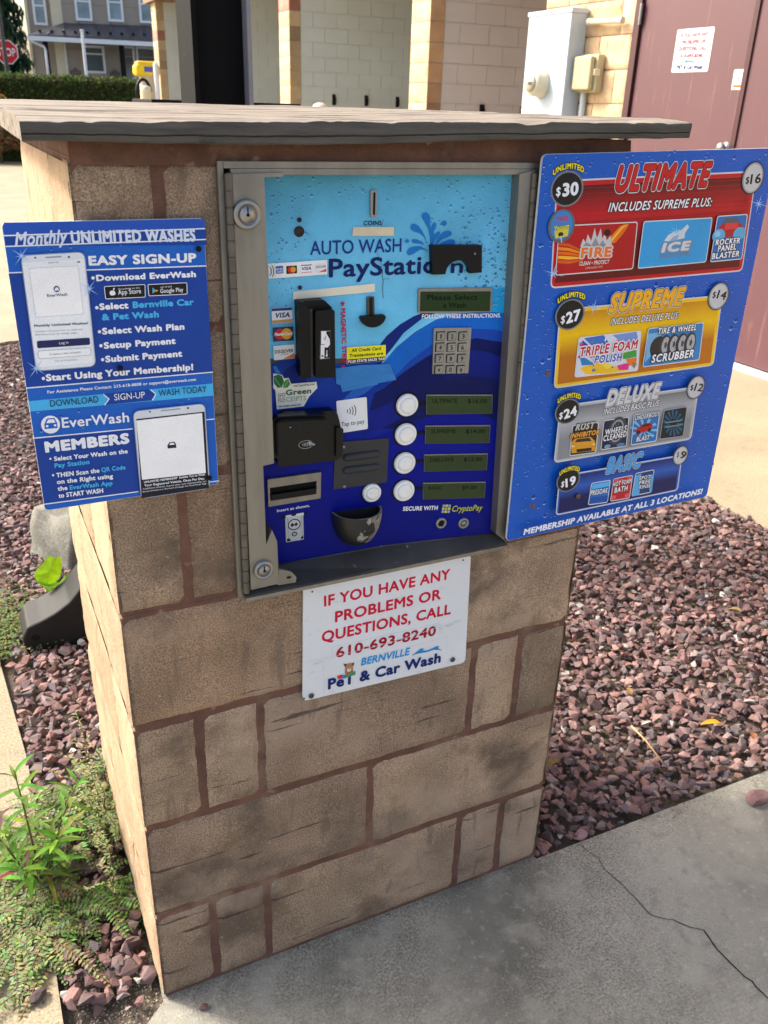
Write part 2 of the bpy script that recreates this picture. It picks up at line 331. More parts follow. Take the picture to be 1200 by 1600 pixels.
ART_PHONE=[
('T','IF YOU HAVE ANY',37.3,179.8,229.6,20.1,0.005,(205,24,56),{'bold':0.03}),
('T','PROBLEMS OR',56.3,145.8,195.4,20.6,-0.004,(205,24,56),{'bold':0.03}),
('T','QUESTIONS, CALL',33.2,113.1,240.4,20.9,-0.013,(205,24,56),{'bold':0.03}),
('T','610-693-8240',58.6,76.4,187.6,20.1,-0.016,(165,24,46),{'bold':0.03}),
('S',(206,210,216),[(3.7,83.2),(53.1,80.5),(159.3,81.4),(300.9,92.9)],0.7),
('S',(190,196,204),[(50.6,99.6),(53.1,75.1)],0.5),
('S',(198,203,210),[(50.6,99.6),(252.8,96.9),(254.8,76.2)],0.5),
('S',(206,210,216),[(36.4,67.5),(38,9.3)],0.6),
('S',(206,210,216),[(96.5,58.6),(269.9,65.3),(273.1,28.6)],0.5),
('P',(205,209,214),[(281.7,92.3),(295.4,92.4),(292.7,91.3),(284.6,89.5)]),
('P',(205,209,214),[(264.9,87.7),(282,87.8),(278.7,86.4),(268.5,84.7)]),
('P',(205,209,214),[(17,76.9),(37.9,77.1),(33.7,75.1),(21.1,73.7)]),
('P',(205,209,214),[(8.6,135),(17.3,135.2),(15.6,134.4),(10.3,132.7)]),
('P',(205,209,214),[(240.9,93.6),(251,93.7),(249,92.9),(243.1,91)]),
('P',(205,209,214),[(13.9,60.9),(21.4,60.9),(19.9,60.3),(15.4,58.5)]),
('P',(205,209,214),[(251.5,85.8),(259.9,85.8),(258.3,85.1),(253.3,83.2)]),
('T','BERNVILLE',103.9,48.6,92.9,15.3,-0.027,(30,150,220),{'bold':0.03,'shear':0.15}),
('T','PeT & Car Wash',44.1,17.2,215.5,21.5,-0.018,(22,44,110),{'bold':0.04}),
('P',(30,150,220),[(201.8,44.1),(210,48.3),(218,53.9),(223.9,51.7),(222,47.9),(231.9,46),(240.3,47.4),(248.6,50.2),(254.5,49.3),(252.4,44.9),(259.6,39.4),(243.9,44.3),(230.4,42.8),(213.5,44.5)]),
('S',(22,60,140),[(201.9,43.4),(213.4,46.7),(226.9,44.5),(240.4,45.2),(251.4,44.4),(260,38.6)],0.9),
('P',(168,116,80),[(74.8,48),(84,58.5),(89.7,51.8),(89.2,44),(93.8,33.3),(76.2,34.8)]),
('E',(180,130,92),82.2,51.5,7.2,8.2,None,0),
('P',(96,60,42),[(71.6,61.9),(78.4,59.4),(75.4,54.1)]),
('P',(96,60,42),[(85.9,58),(91.5,59.3),(90.3,52)]),
('E',(235,225,212),82.3,47,3.5,3.8,None,0),
('E',(20,20,24),82.6,48.6,1.2,1.4,None,0),
('P',(214,60,66),[(60,40.4),(69.3,40.6),(70.6,33.3),(62.5,33.5)]),
('P',(70,150,110),[(75.5,37.4),(94.3,41.2),(93.8,33.7),(76.9,32.2)]),
('P',(80,130,190),[(69.3,40.6),(76.8,35.7),(76.9,31.5),(70,32.7)])]
ART_PRICE=[
('R',(192,18,34),[(20.8,573.9),(408.5,586.8),(419.9,429.4),(30.3,421.3)],10,(205,208,214),2.4),
('P',[(74,10,16),(74,10,16),(192,18,34),(192,18,34)],[(28.9,565.4),(399.6,577.5),(402.8,533.2),(31.6,522.6)]),
('P',[(192,18,34),(192,18,34),(96,10,18),(96,10,18)],[(31.6,522.6),(402.8,533.2),(405.9,490.8),(34.2,481.4)]),
('P',[(96,10,18),(96,10,18),(96,10,18),(96,10,18)],[(34.2,481.4),(405.9,490.8),(409.8,437.4),(37.5,429.5)]),
('P',(150,16,30),[(71.6,563.6),(388.2,574.5),(388.6,573.2),(71.7,562.7)]),
('P',(158,16,30),[(72.8,555.8),(390.4,566.6),(390.8,565.3),(72.9,554.9)]),
('P',(166,16,30),[(74,548),(392.6,558.7),(393,557.4),(74.2,547.1)]),
('P',(150,16,30),[(75.3,540.1),(394.8,550.8),(395.2,549.4),(75.4,539.2)]),
('P',(158,16,30),[(76.5,532.2),(397.1,542.8),(397.5,541.4),(76.7,531.2)]),
('P',(166,16,30),[(77.8,524.2),(399.4,534.7),(399.7,533.4),(77.9,523.3)]),
('P',(150,16,30),[(79,516.2),(401.6,526.6),(402,525.2),(79.2,515.2)]),
('P',(158,16,30),[(80.3,508.1),(403.9,518.5),(404.3,517.1),(80.5,507.1)]),
('P',(166,16,30),[(81.6,500),(406.2,510.3),(406.6,508.9),(81.7,499)]),
('E',(120,124,132),40.7,562.3,28.8,24.4,None,0),
('E',(16,17,20),40.7,562.3,25.9,22.1,None,0),
('T','UNLIMITED',13.2,579.7,53.8,7.9,0.065,(240,226,40),{'bold':0.04,'out':(20,22,26),'grow':0.1,'arc':0.16}),
('T','$',22.2,552.7,7.7,12.2,0.039,(236,240,248),{'bold':0.02}),
('T','30',33.3,551.5,28.2,18.5,0.082,(236,240,248),{'bold':0.045}),
('T','ULTIMATE',127.5,556.5,184.9,37.4,0.036,(196,22,34),{'bold':0.05,'shear':0.28,'out':(22,18,20),'grow':0.028,'outs':[((228,230,236),0.052)]}),
('T','INCLUDES SUPREME PLUS:',119.2,529.3,204,13.1,0.025,(236,240,248),{'bold':0.02,'shear':0.25,'out':(24,12,14),'grow':0.06}),
('E',(28,28,32),401.1,576.1,24,25,None,0),
('E',(150,152,158),401.1,576.1,22.1,23.2,None,0),
('E',(196,198,204),401.1,576.1,19.2,20.9,None,0),
('T','$',386.4,567.3,8.2,10.4,0.073,(16,17,22),{'bold':0.02}),
('T','16',396.6,566.6,23.1,15,0.078,(16,17,22),{'bold':0.03}),
('R',(178,20,26),[(32.4,512.3),(179,514.6),(183.3,443.4),(36,440.3)],5,(215,218,224),1.6),
('P',(214,84,22),[(34.9,488.3),(55.8,485.7),(79.3,476.1),(81.8,472.9),(54.4,482),(34.8,483.9)]),
('P',(236,140,30),[(35.8,482),(56.7,479.7),(79.8,472.6),(82.3,469.7),(55.3,475.7),(35.6,477.6)]),
('P',(226,104,24),[(36.7,475.7),(57.6,473.7),(80.4,469.1),(82.8,466.4),(56.2,469.4),(36.5,471.4)]),
('P',(244,178,50),[(37.6,469.4),(58.4,467.7),(80.9,465.6),(83.3,463.2),(57.1,463),(37.4,465)]),
('P',(216,90,24),[(38.4,463.1),(59.3,461.6),(81.4,462),(83.8,460),(58.1,456.6),(38.3,458.7)]),
('P',(232,130,30),[(127.8,491.7),(145.6,508.4),(156.7,511.9),(147,500.7),(135.7,484.4)]),
('P',(246,190,60),[(131.5,489.7),(149.1,507.6),(160.1,511.8),(149.9,498.7),(138.3,484.3)]),
('P',(228,110,26),[(135.2,487.6),(152.6,506.9),(163.4,511.7),(152.8,496.7),(140.8,484.3)]),
('P',(196,196,202),[(75.6,481.3),(79.5,492.5),(84.5,486.7),(86.6,498.6),(94.7,488.9),(98.1,507.6),(104.7,492.4),(109.6,506.7),(114.7,491.5),(118.9,500.2),(123.4,488.6),(129.6,495.5),(134.3,483.2),(133.6,477.4)]),
('P',(140,142,150),[(78.7,479.9),(86,487.3),(96.5,482.5),(102,493.7),(110.5,482.1),(115.9,488.9),(123.9,481),(132.1,481.3),(133.8,476.8)]),
('E',(44,26,18),122.7,499.8,6.2,5.1,None,0),
('T','FIRE',78.3,464.1,57.7,15.5,0,(232,118,40),{'bold':0.05,'out':(206,208,214),'grow':0.09}),
('T','CLEAN • PROTECT',77.5,453.2,56.9,5.9,0.016,(224,214,208),{'bold':0.03,'shear':0.2}),
('T','CARNAUBA WAX',89.8,447.5,32.9,3.3,0.036,(214,190,180),{}),
('E',(96,100,108),37.1,511.6,23.7,23.9,None,0),
('E',(52,130,205),37.1,512.2,19.6,20.3,None,0),
('P',(210,200,70),[(24.8,505.5),(50.7,509.4),(50.2,497.1),(28.7,494)]),
('E',(46,38,34),37.2,499.9,4.7,3.1,None,0),
('S',(220,224,230),[(37.6,497.5),(40.5,488.1)],1.4),
('T','FREE',27,517.6,20.4,6.5,0.069,(206,30,40),{'bold':0.03}),
('T','Vacuum',24.8,505.2,26.3,6.8,0.126,(236,226,70),{'bold':0.03,'out':(60,80,40),'grow':0.05}),
('R',(40,158,224),[(189.1,515),(329.2,517.9),(332.6,447.9),(191,443.7)],5,(215,218,224),1.6),
('P',(206,214,224),[(236.3,484.5),(242.5,492.9),(253.8,497.9),(268.6,500.1),(278.4,508.4),(282.9,504.4),(276.7,495.9),(276.9,487.3),(262.8,485.7),(263.9,493),(252.9,490),(246.3,483.6)]),
('P',(150,172,196),[(246.3,483.6),(253.8,490),(263.3,491.7),(261.3,484.4)]),
('P',(120,205,245),[(276,497.3),(257.7,498.4),(240,498.2),(258,497.1)]),
('P',(120,205,245),[(272.4,488.8),(258.4,498.2),(243.5,506.6),(257.3,497.3)]),
('P',(120,205,245),[(260,485.8),(258.8,497.7),(255.8,509.6),(257,497.8)]),
('P',(120,205,245),[(246.4,490.1),(258.6,497.3),(269.4,505.5),(257.2,498.3)]),
('T','ICE',233.1,466.4,60,15,0.037,(206,212,222),{'bold':0.06,'shear':0.12,'out':(120,140,165),'grow':0.09}),
('T','INSTANT SHINE',231.3,458.1,61,5.8,0.039,(120,140,165),{'bold':0.04,'shear':0.1}),
('R',(24,110,190),[(338,519.7),(403.9,521.8),(410.8,449.7),(340.2,447.6)],5,(215,218,224),1.6),
('P',(176,30,40),[(342.6,498.2),(351.8,508.1),(388.1,509.3),(402.1,500.8),(404,487),(346.5,486.6)]),
('P',(86,92,104),[(352.6,506.7),(355.1,515.4),(381.3,516.9),(389.5,507.9)]),
('P',(214,60,66),[(358.9,507.9),(385.4,508.7),(390.2,498.3),(357.8,497.8)]),
('E',(88,170,220),348.6,489.2,13.4,10.6,None,0),
('E',(88,170,220),394,491.4,13.7,10,None,0),
('E',(130,200,240),345.1,492.1,6.6,4.9,None,0),
('T','ROCKER',345,474,53.3,9.6,0.032,(236,240,248),{'bold':0.035,'shear':0.05,'out':(14,24,40),'grow':0.1}),
('T','PANEL',352.2,464.1,40,9.7,0.045,(236,240,248),{'bold':0.035,'shear':0.05,'out':(14,24,40),'grow':0.1}),
('T','BLASTER',341.9,452.4,60.2,9.7,0.037,(236,240,248),{'bold':0.035,'shear':0.05,'out':(14,24,40),'grow':0.1}),
('R',(240,194,14),[(49.3,390.7),(382.2,393.1),(392.5,270.8),(55.5,264)],10,(205,208,214),2.4),
('P',[(206,140,20),(206,140,20),(240,194,14),(240,194,14)],[(56.4,383.4),(374.7,385.9),(377.7,351.2),(58.1,347.6)]),
('P',[(240,194,14),(240,194,14),(190,112,24),(190,112,24)],[(58.1,347.6),(377.7,351.2),(380.4,318.3),(59.9,313.5)]),
('P',[(190,112,24),(190,112,24),(190,112,24),(190,112,24)],[(59.9,313.5),(380.4,318.3),(383.9,277),(62,270.7)]),
('E',(120,124,132),70.4,380.6,27.8,23.9,None,0),
('E',(16,17,20),70.4,380.6,25,21.7,None,0),
('T','UNLIMITED',44.6,398.2,50.9,8.4,0.059,(240,226,40),{'bold':0.04,'out':(20,22,26),'grow':0.1,'arc':0.16}),
('T','$',54.1,368.3,7.6,11.7,-0.026,(236,240,248),{'bold':0.02}),
('T','27',64.9,366.5,27.3,17.8,0.169,(236,240,248),{'bold':0.045}),
('T','SUPREME',143.3,377.9,155.3,30.6,0.018,(240,176,36),{'bold':0.05,'shear':0.28,'out':(22,18,20),'grow':0.028,'outs':[((228,230,236),0.052)]}),
('T','INCLUDES DELUXE PLUS:',151,358.7,140.9,10.7,0.011,(236,238,240),{'bold':0.015,'shear':0.25,'out':(36,26,12),'grow':0.06}),
('E',(28,28,32),372.3,391.4,23.5,23.3,None,0),
('E',(150,152,158),372.3,391.4,21.6,21.8,None,0),
('E',(196,198,204),372.3,391.4,18.8,19.7,None,0),
('T','$',358.7,389.3,7,10.1,0.057,(16,17,22),{'bold':0.02}),
('T','14',367.5,388.1,21.4,14.4,-0.193,(16,17,22),{'bold':0.03}),
('R',(214,220,236),[(91.7,344),(216.9,345.8),(222.9,277.5),(93,278.9)],5,(215,218,224),1.6),
('P',(60,110,200),[(102.2,341.8),(140.5,343.8),(156.5,327),(140,321.2),(116.8,330.2)]),
('P',(120,150,215),[(158.2,342.4),(206.7,344.4),(214.2,329.5),(178,330.2)]),
('P',(244,196,40),[(101,294.3),(139.2,299.8),(186,286.5),(205.3,280.6),(164.8,279.3),(115.9,281.8)]),
('P',(226,50,140),[(176.2,291),(202.7,294.1),(201.4,281.7),(182.2,282.8)]),
('P',(60,160,70),[(181.6,310.5),(212.5,314.5),(214.9,302.2),(188,300.5)]),
('P',(240,120,40),[(192.5,300.5),(216,301),(216.5,289.2),(202,288.3)]),
('P',(70,60,160),[(95.2,331.9),(100.6,338.5),(117.4,326.6),(106.1,317)]),
('P',(40,130,200),[(98.2,312.4),(111.7,308.7),(130.9,297),(104.8,297.6)]),
('P',(250,220,70),[(144.2,295.8),(152.1,301.6),(167.4,290),(156.9,286.6)]),
('E',(90,170,90),119.3,334.9,2.6,1.2,None,0),
('E',(220,60,130),98.3,312.3,3.4,2.4,None,0),
('E',(220,60,130),121.6,311,3.4,2.5,None,0),
('E',(70,120,210),129.9,287.6,3.6,2.6,None,0),
('E',(220,60,130),186.7,324.5,2.2,2.7,None,0),
('E',(220,60,130),213.4,285.2,1.7,2.3,None,0),
('E',(235,200,60),174.5,308.1,2,1.6,None,0),
('E',(130,90,180),211.1,287.2,3.7,1.1,None,0),
('E',(220,60,130),131.3,300.8,3.6,2,None,0),
('E',(90,170,90),144.7,305.5,2.5,1.5,None,0),
('E',(70,120,210),128.4,295.9,1.4,2.2,None,0),
('E',(90,170,90),128.4,310.5,3.2,1.3,None,0),
('E',(235,200,60),170.3,332.9,3,1.9,None,0),
('E',(130,90,180),116.2,317,2.2,2.1,None,0),
('E',(70,120,210),198.3,328.8,3.3,1.5,None,0),
('E',(70,120,210),167.3,288.7,2.3,1.4,None,0),
('E',(240,245,250),144.7,336.2,1.5,2.8,None,0),
('E',(220,60,130),130.3,302.5,1.4,1.7,None,0),
('E',(90,170,90),213.2,289.4,3.8,2.8,None,0),
('E',(130,90,180),171.1,332.2,1.9,1.9,None,0),
('E',(235,200,60),110.3,320.5,2.2,1,None,0),
('E',(220,60,130),98,333,3.9,2.1,None,0),
('E',(235,200,60),143.9,327.2,1.7,1.2,None,0),
('E',(235,200,60),183.3,302.3,3,2.1,None,0),
('E',(70,120,210),162,319.4,1.6,2.1,None,0),
('E',(235,200,60),185.8,312.6,2.7,1.5,None,0),
('T','TRIPLE FOAM',97.4,312.1,115.9,15.8,0.033,(196,36,60),{'bold':0.04,'shear':0.12,'out':(240,242,246),'grow':0.09}),
('T','POLISH',128,298.7,55.8,13.2,-0.005,(70,90,190),{'bold':0.04,'shear':0.12,'out':(240,242,246),'grow':0.09}),
('R',(40,130,196),[(229.1,348.5),(348.9,350.2),(354.6,284.3),(229.7,283.2)],5,(215,218,224),1.6),
('P',(120,178,220),[(230.5,339.1),(258,339.9),(258.6,315),(233.6,291.3)]),
('E',(40,42,46),256.7,315.2,17.2,18.2,None,0),
('E',(52,54,58),270.3,317,12.5,17.6,None,0),
('E',(176,178,184),272.2,317.2,8.1,13.8,None,0),
('E',(74,76,82),272.2,317.2,2.8,5.4,None,0),
('S',(74,76,82),[(272.2,317.2),(279.4,316.7)],0.5),
('S',(74,76,82),[(272.2,317.2),(276.9,305.2)],0.5),
('S',(74,76,82),[(272.2,317.2),(267.9,310.4)],0.5),
('S',(74,76,82),[(272.2,317.2),(264.8,325)],0.5),
('S',(74,76,82),[(272.2,317.2),(271.9,328.8)],0.5),
('E',(52,54,58),288.3,317.1,12.6,17.6,None,0),
('E',(176,178,184),290.1,317.3,8.3,13.8,None,0),
('E',(74,76,82),290.1,317.3,2.9,5.3,None,0),
('S',(74,76,82),[(290.1,317.3),(297.4,316.7)],0.5),
('S',(74,76,82),[(290.1,317.3),(295,305.2)],0.5),
('S',(74,76,82),[(290.1,317.3),(285.9,310.4)],0.5),
('S',(74,76,82),[(290.1,317.3),(282.7,325)],0.5),
('S',(74,76,82),[(290.1,317.3),(289.8,328.9)],0.5),
('E',(52,54,58),306.4,317.1,12.8,17.7,None,0),
('E',(176,178,184),308.3,317.3,8.3,13.9,None,0),
('E',(74,76,82),308.3,317.3,2.9,5.4,None,0),
('S',(74,76,82),[(308.3,317.3),(315.6,316.7)],0.5),
('S',(74,76,82),[(308.3,317.3),(313.3,305.2)],0.5),
('S',(74,76,82),[(308.3,317.3),(304,310.4)],0.5),
('S',(74,76,82),[(308.3,317.3),(300.7,325.1)],0.5),
('S',(74,76,82),[(308.3,317.3),(307.9,329)],0.5),
('E',(52,54,58),324.7,317.1,12.9,17.9,None,0),
('E',(176,178,184),326.6,317.3,8.5,14.1,None,0),
('E',(74,76,82),326.6,317.3,3,5.5,None,0),
('S',(74,76,82),[(326.6,317.3),(334.1,316.7)],0.5),
('S',(74,76,82),[(326.6,317.3),(331.7,305.1)],0.5),
('S',(74,76,82),[(326.6,317.3),(322.3,310.4)],0.5),
('S',(74,76,82),[(326.6,317.3),(318.9,325.2)],0.5),
('S',(74,76,82),[(326.6,317.3),(326.1,329.1)],0.5),
('T','TIRE & WHEEL',250.3,336.9,83.1,10.1,0.013,(236,240,248),{'bold':0.03,'shear':0.12,'out':(16,22,30),'grow':0.09}),
('T','SCRUBBER',246.1,289.5,92,13.9,0.022,(236,240,248),{'bold':0.035,'shear':0.12,'out':(16,22,30),'grow':0.09}),
('R',(172,176,182),[(69.2,235.6),(364.1,238.3),(369.4,138.7),(70.6,136.2)],10,(205,208,214),2.4),
('P',[(112,116,122),(112,116,122),(172,176,182),(172,176,182)],[(75.3,229.9),(357.4,232.4),(358.9,204),(75.7,201.5)]),
('P',[(172,176,182),(172,176,182),(138,142,150),(138,142,150)],[(75.7,201.5),(358.9,204),(360.3,177.1),(76.1,174.7)]),
('P',[(138,142,150),(138,142,150),(138,142,150),(138,142,150)],[(76.1,174.7),(360.3,177.1),(362,143.7),(76.6,141.4)]),
('E',(120,124,132),85.9,224.1,24.7,21.2,None,0),
('E',(16,17,20),85.9,224.1,22.2,19.3,None,0),
('T','UNLIMITED',64,239.1,45.1,8.3,0.053,(240,226,40),{'bold':0.04,'out':(20,22,26),'grow':0.1,'arc':0.16}),
('T','$',69.7,213.3,7.3,11.1,-0.068,(236,240,248),{'bold':0.02}),
('T','24',80.2,211.1,26.1,16.8,0.181,(236,240,248),{'bold':0.045}),
('T','DELUXE',161.9,222.9,115.4,28.7,0.023,(206,209,214),{'bold':0.05,'shear':0.28,'out':(22,18,20),'grow':0.028,'outs':[((228,230,236),0.052)]}),
('T','INCLUDES BASIC PLUS:',159.6,209.5,120.6,10.5,0.02,(236,240,248),{'bold':0.015,'shear':0.25,'out':(50,52,58),'grow':0.06}),
('E',(28,28,32),356.1,236.4,20.8,21.4,None,0),
('E',(150,152,158),356.1,236.4,19.1,19.9,None,0),
('E',(196,198,204),356.1,236.4,16.6,18,None,0),
('T','$',343.4,232.5,6.8,9.8,0.015,(16,17,22),{'bold':0.02}),
('T','12',351.9,230.9,20.3,14.1,-0.183,(16,17,22),{'bold':0.03}),
('R',(40,32,26),[(98.3,199.4),(152.9,198.4),(156,143),(100.1,144.5)],5,(215,218,224),1.6),
('P',(214,150,40),[(100,166.3),(105.9,174.7),(139.6,174.2),(150.7,164.2),(154.4,147.2),(104.3,149.4)]),
('P',(40,44,52),[(108.6,168.2),(111.4,173.2),(136.7,172.7),(143.2,166)]),
('P',(244,214,140),[(102.2,163.7),(110.6,161),(103.7,159.6)]),
('P',(244,214,140),[(143.1,160.5),(151.3,161),(151,157.1)]),
('P',(30,26,22),[(113.2,155.2),(145.1,154),(145.1,148.5),(115,149.5)]),
('T','RUST',105.6,188.6,39.4,11.7,-0.01,(190,186,180),{'bold':0.05,'shear':0.15,'out':(20,16,14),'grow':0.08}),
('T','INHIBITOR',96.8,176.3,59.7,8.7,0,(236,160,60),{'bold':0.05,'shear':0.15,'out':(20,16,14),'grow':0.08}),
('R',(24,34,62),[(161.7,200),(216.1,200.5),(220.2,145.8),(164.2,146.6)],5,(215,218,224),1.6),
('E',(60,66,78),193.7,177.5,19.4,25,None,0),
('E',(150,154,162),193.7,177.5,14.5,20.2,None,0),
('E',(40,46,60),193.7,177.5,11.6,17,None,0),
('S',(150,154,162),[(193.7,177.5),(206.6,175.8)],0.6),
('S',(150,154,162),[(193.7,177.5),(206.1,165.2)],0.6),
('S',(150,154,162),[(193.7,177.5),(200.9,159.3)],0.6),
('S',(150,154,162),[(193.7,177.5),(192.8,160.3)],0.6),
('S',(150,154,162),[(193.7,177.5),(185.2,167.9)],0.6),
('S',(150,154,162),[(193.7,177.5),(180.9,179)],0.6),
('S',(150,154,162),[(193.7,177.5),(181.4,189.5)],0.6),
('S',(150,154,162),[(193.7,177.5),(186.6,195.4)],0.6),
('S',(150,154,162),[(193.7,177.5),(194.5,194.4)],0.6),
('S',(150,154,162),[(193.7,177.5),(202.1,187)],0.6),
('E',(120,160,200),177.7,151.9,6.7,3.4,None,0),
('E',(80,130,190),205.9,151.3,8.8,3.4,None,0),
('T','WHEELS',168.6,172.8,45.3,10.6,0.055,(236,240,248),{'bold':0.03,'shear':0.05,'out':(16,24,40),'grow':0.09}),
('T','CLEANED',166.7,162.1,49,10.6,0.063,(236,240,248),{'bold':0.03,'shear':0.05,'out':(16,24,40),'grow':0.09}),
('R',(30,112,186),[(224.6,203),(281.9,203.4),(285.4,146.8),(228.1,146.8)],5,(215,218,224),1.6),
('P',(120,190,235),[(252,172.1),(282.5,170.3),(282.6,165.3)]),
('P',(120,190,235),[(252,172.1),(279,158.8),(274.5,155.8)]),
('P',(120,190,235),[(252,172.1),(264.9,153.3),(257.5,153.4)]),
('P',(120,190,235),[(252,172.1),(245.8,155.9),(238.5,159)]),
('P',(120,190,235),[(252,172.1),(229.2,165.4),(224.7,170.3)]),
('P',(120,190,235),[(252,172.1),(221.3,178.1),(221.3,183)]),
('P',(120,190,235),[(252,172.1),(225,189.2),(229.5,192.2)]),
('P',(120,190,235),[(252,172.1),(238.8,194.6),(246,194.6)]),
('P',(120,190,235),[(252,172.1),(257.6,192.2),(264.9,189.1)]),
('P',(120,190,235),[(252,172.1),(274.4,182.8),(279,177.8)]),
('P',(182,26,36),[(232.3,172.6),(238.7,178.9),(251,184.5),(264.7,183.7),(270.6,178.2),(269.3,170.3),(250.4,167.9),(236.2,167.3)]),
('P',(70,20,26),[(248.5,182.5),(263,182.3),(265.7,178.8),(246.5,177.9)]),
('E',(24,24,28),240.6,169.2,3.9,3.7,None,0),
('E',(24,24,28),264.3,170.9,3.5,3.4,None,0),
('T','UNDERBODY',228.1,192,54.8,8.6,0.04,(214,218,224),{'bold':0.04,'shear':0.1,'out':(16,24,40),'grow':0.08}),
('T','BLAST',238.6,152.2,29.4,9.2,0.02,(224,228,234),{'bold':0.04,'shear':0.1,'out':(16,24,40),'grow':0.08}),
('R',(12,24,40),[(289.7,203.7),(342.3,204.9),(346.3,147.9),(290.3,149.5)],5,(160,164,170),1.6),
('P',(24,92,128),[(324.8,176),(340.3,174.1),(341,168.2),(325,174)]),
('P',(24,92,128),[(324.8,172.4),(340.4,163.4),(338.5,158.7),(324.1,170.9)]),
('P',(24,92,128),[(323.2,169.8),(335.8,155.5),(331.6,152.9),(321.7,169)]),
('P',(24,92,128),[(320.2,168.6),(327.3,151.8),(321.7,151.9),(318.3,168.6)]),
('P',(24,92,128),[(316.6,169.1),(316.7,153.2),(310.9,155.9),(314.6,170)]),
('P',(24,92,128),[(312.9,171.1),(306.2,159.3),(301.3,164),(311.3,172.7)]),
('P',(24,92,128),[(310,174.3),(297.8,168.8),(294.8,174.6),(309,176.2)]),
('P',(24,92,128),[(308.5,178),(293.3,179.8),(292.7,185.6),(308.3,179.9)]),
('P',(24,92,128),[(308.5,181.4),(293.3,190.2),(295.2,194.8),(309.2,183)]),
('P',(24,92,128),[(310.1,184),(297.9,198),(302,200.5),(311.6,184.9)]),
('P',(24,92,128),[(313.1,185.2),(306.2,201.6),(311.6,201.6),(315,185.2)]),
('P',(24,92,128),[(316.7,184.8),(316.6,200.4),(322.3,197.8),(318.7,183.9)]),
('P',(24,92,128),[(320.3,182.8),(327.1,194.5),(332,189.9),(322,181.2)]),
('P',(24,92,128),[(323.2,179.6),(335.5,185.1),(338.7,179.3),(324.3,177.7)]),
('S',(110,150,160),[(297.7,179.7),(334.4,180.1)],2.2),
('S',(110,150,160),[(299.5,171.4),(336.3,171.7)],2.2),
('R',(34,92,190),[(82.6,113.2),(351.5,113.4),(356.6,42.2),(85.1,39)],9,(205,208,214),2.4),
('P',[(12,34,104),(12,34,104),(34,92,190),(34,92,190)],[(88.3,108.8),(345.5,109.2),(346.9,88.8),(89,87.6)]),
('P',[(34,92,190),(34,92,190),(10,24,92),(10,24,92)],[(89,87.6),(346.9,88.8),(348.3,69.6),(89.7,67.6)]),
('P',[(10,24,92),(10,24,92),(10,24,92),(10,24,92)],[(89.7,67.6),(348.3,69.6),(350,45.7),(90.5,42.9)]),
('E',(120,124,132),102.6,102.2,24,21.3,None,0),
('E',(16,17,20),102.6,102.2,21.6,19.4,None,0),
('T','UNLIMITED',82.7,112.4,41.2,8.1,0.041,(240,226,40),{'bold':0.04,'out':(20,22,26),'grow':0.1,'arc':0.16}),
('T','$',88.3,91.5,6.4,10.9,-0.093,(236,240,248),{'bold':0.02}),
('T','19',98.8,88.9,21.4,16.6,0.193,(236,240,248),{'bold':0.045}),
('T','BASIC',180.6,101.6,78.6,28.7,0.02,(70,160,230),{'bold':0.05,'shear':0.28,'out':(22,18,20),'grow':0.028,'outs':[((228,230,236),0.052)]}),
('E',(28,28,32),346.6,112.4,17.8,18.7,None,0),
('E',(150,152,158),346.6,112.4,16.3,17.3,None,0),
('E',(196,198,204),346.6,112.4,14.1,15.7,None,0),
('T','$',337.9,110.3,4.3,9.9,0.046,(16,17,22),{'bold':0.02}),
('T','9',343.5,108.6,14.4,14.2,-0.37,(16,17,22),{'bold':0.03}),
('R',(30,110,200),[(152.1,89.6),(194.1,89.3),(194.9,45.4),(151.3,47.6)],5,(215,218,224),1.6),
('P',(80,180,240),[(154.1,86.1),(191.8,86),(192.3,77.6),(155.6,76.8)]),
('P',(20,80,170),[(155.1,62),(193.4,59.9),(193.5,48.1),(153.2,50.7)]),
('T','PRESOAK',153.6,65.5,37,9.9,-0.014,(236,240,248),{'bold':0.03,'shear':0.05,'out':(14,40,90),'grow':0.09}),
('R',(196,26,44),[(199.1,90.6),(242.4,91.1),(243.6,45.8),(199.5,46.7)],5,(215,218,224),1.6),
('E',(226,90,104),208.3,84.7,5,3.9,None,0),
('E',(226,90,104),234.9,84.7,5,4,None,0),
('E',(226,90,104),206.5,53.6,5.1,3.9,None,0),
('E',(226,90,104),235.8,53,5.2,4.1,None,0),
('E',(226,90,104),218.2,83.1,5,4,None,0),
('T','HOT FOAM',200.4,74.7,40.5,9,0.03,(236,240,248),{'bold':0.03,'shear':0.05,'out':(90,10,20),'grow':0.09}),
('T','BATH',205.5,62.1,29.1,10.6,0.014,(236,240,248),{'bold':0.03,'shear':0.05,'out':(90,10,20),'grow':0.09}),
('R',(20,60,120),[(246.8,93.8),(289.6,94.9),(291.8,49.5),(246,48.8)],5,(215,218,224),1.6),
('P',(90,170,225),[(248.7,88.9),(260.5,91.3),(263.9,48.5),(246.8,49.5)]),
('P',(90,170,225),[(281.8,83.9),(290.2,86.9),(292.2,52.5),(286,53.5)]),
('T','SPOT',257.1,78.4,25.9,7.4,-0.008,(214,220,228),{'bold':0.04,'shear':0.05,'out':(16,30,60),'grow':0.08}),
('T','FREE',258.8,69.7,26,7.5,-0.008,(214,220,228),{'bold':0.04,'shear':0.05,'out':(16,30,60),'grow':0.08}),
('T','RINSE',260.5,61,26,7.5,-0.012,(214,220,228),{'bold':0.04,'shear':0.05,'out':(16,30,60),'grow':0.08}),
('T','MEMBERSHIP AVAILABLE AT ALL 3 LOCATIONS!',21.3,14.9,396.1,11.5,0.029,(236,240,248),{'bold':0.045,'shear':0.12}),
('P',(150,195,245),[(435.8,532.9),(413.1,538.7),(390.4,542.7),(412.8,537.1)]),
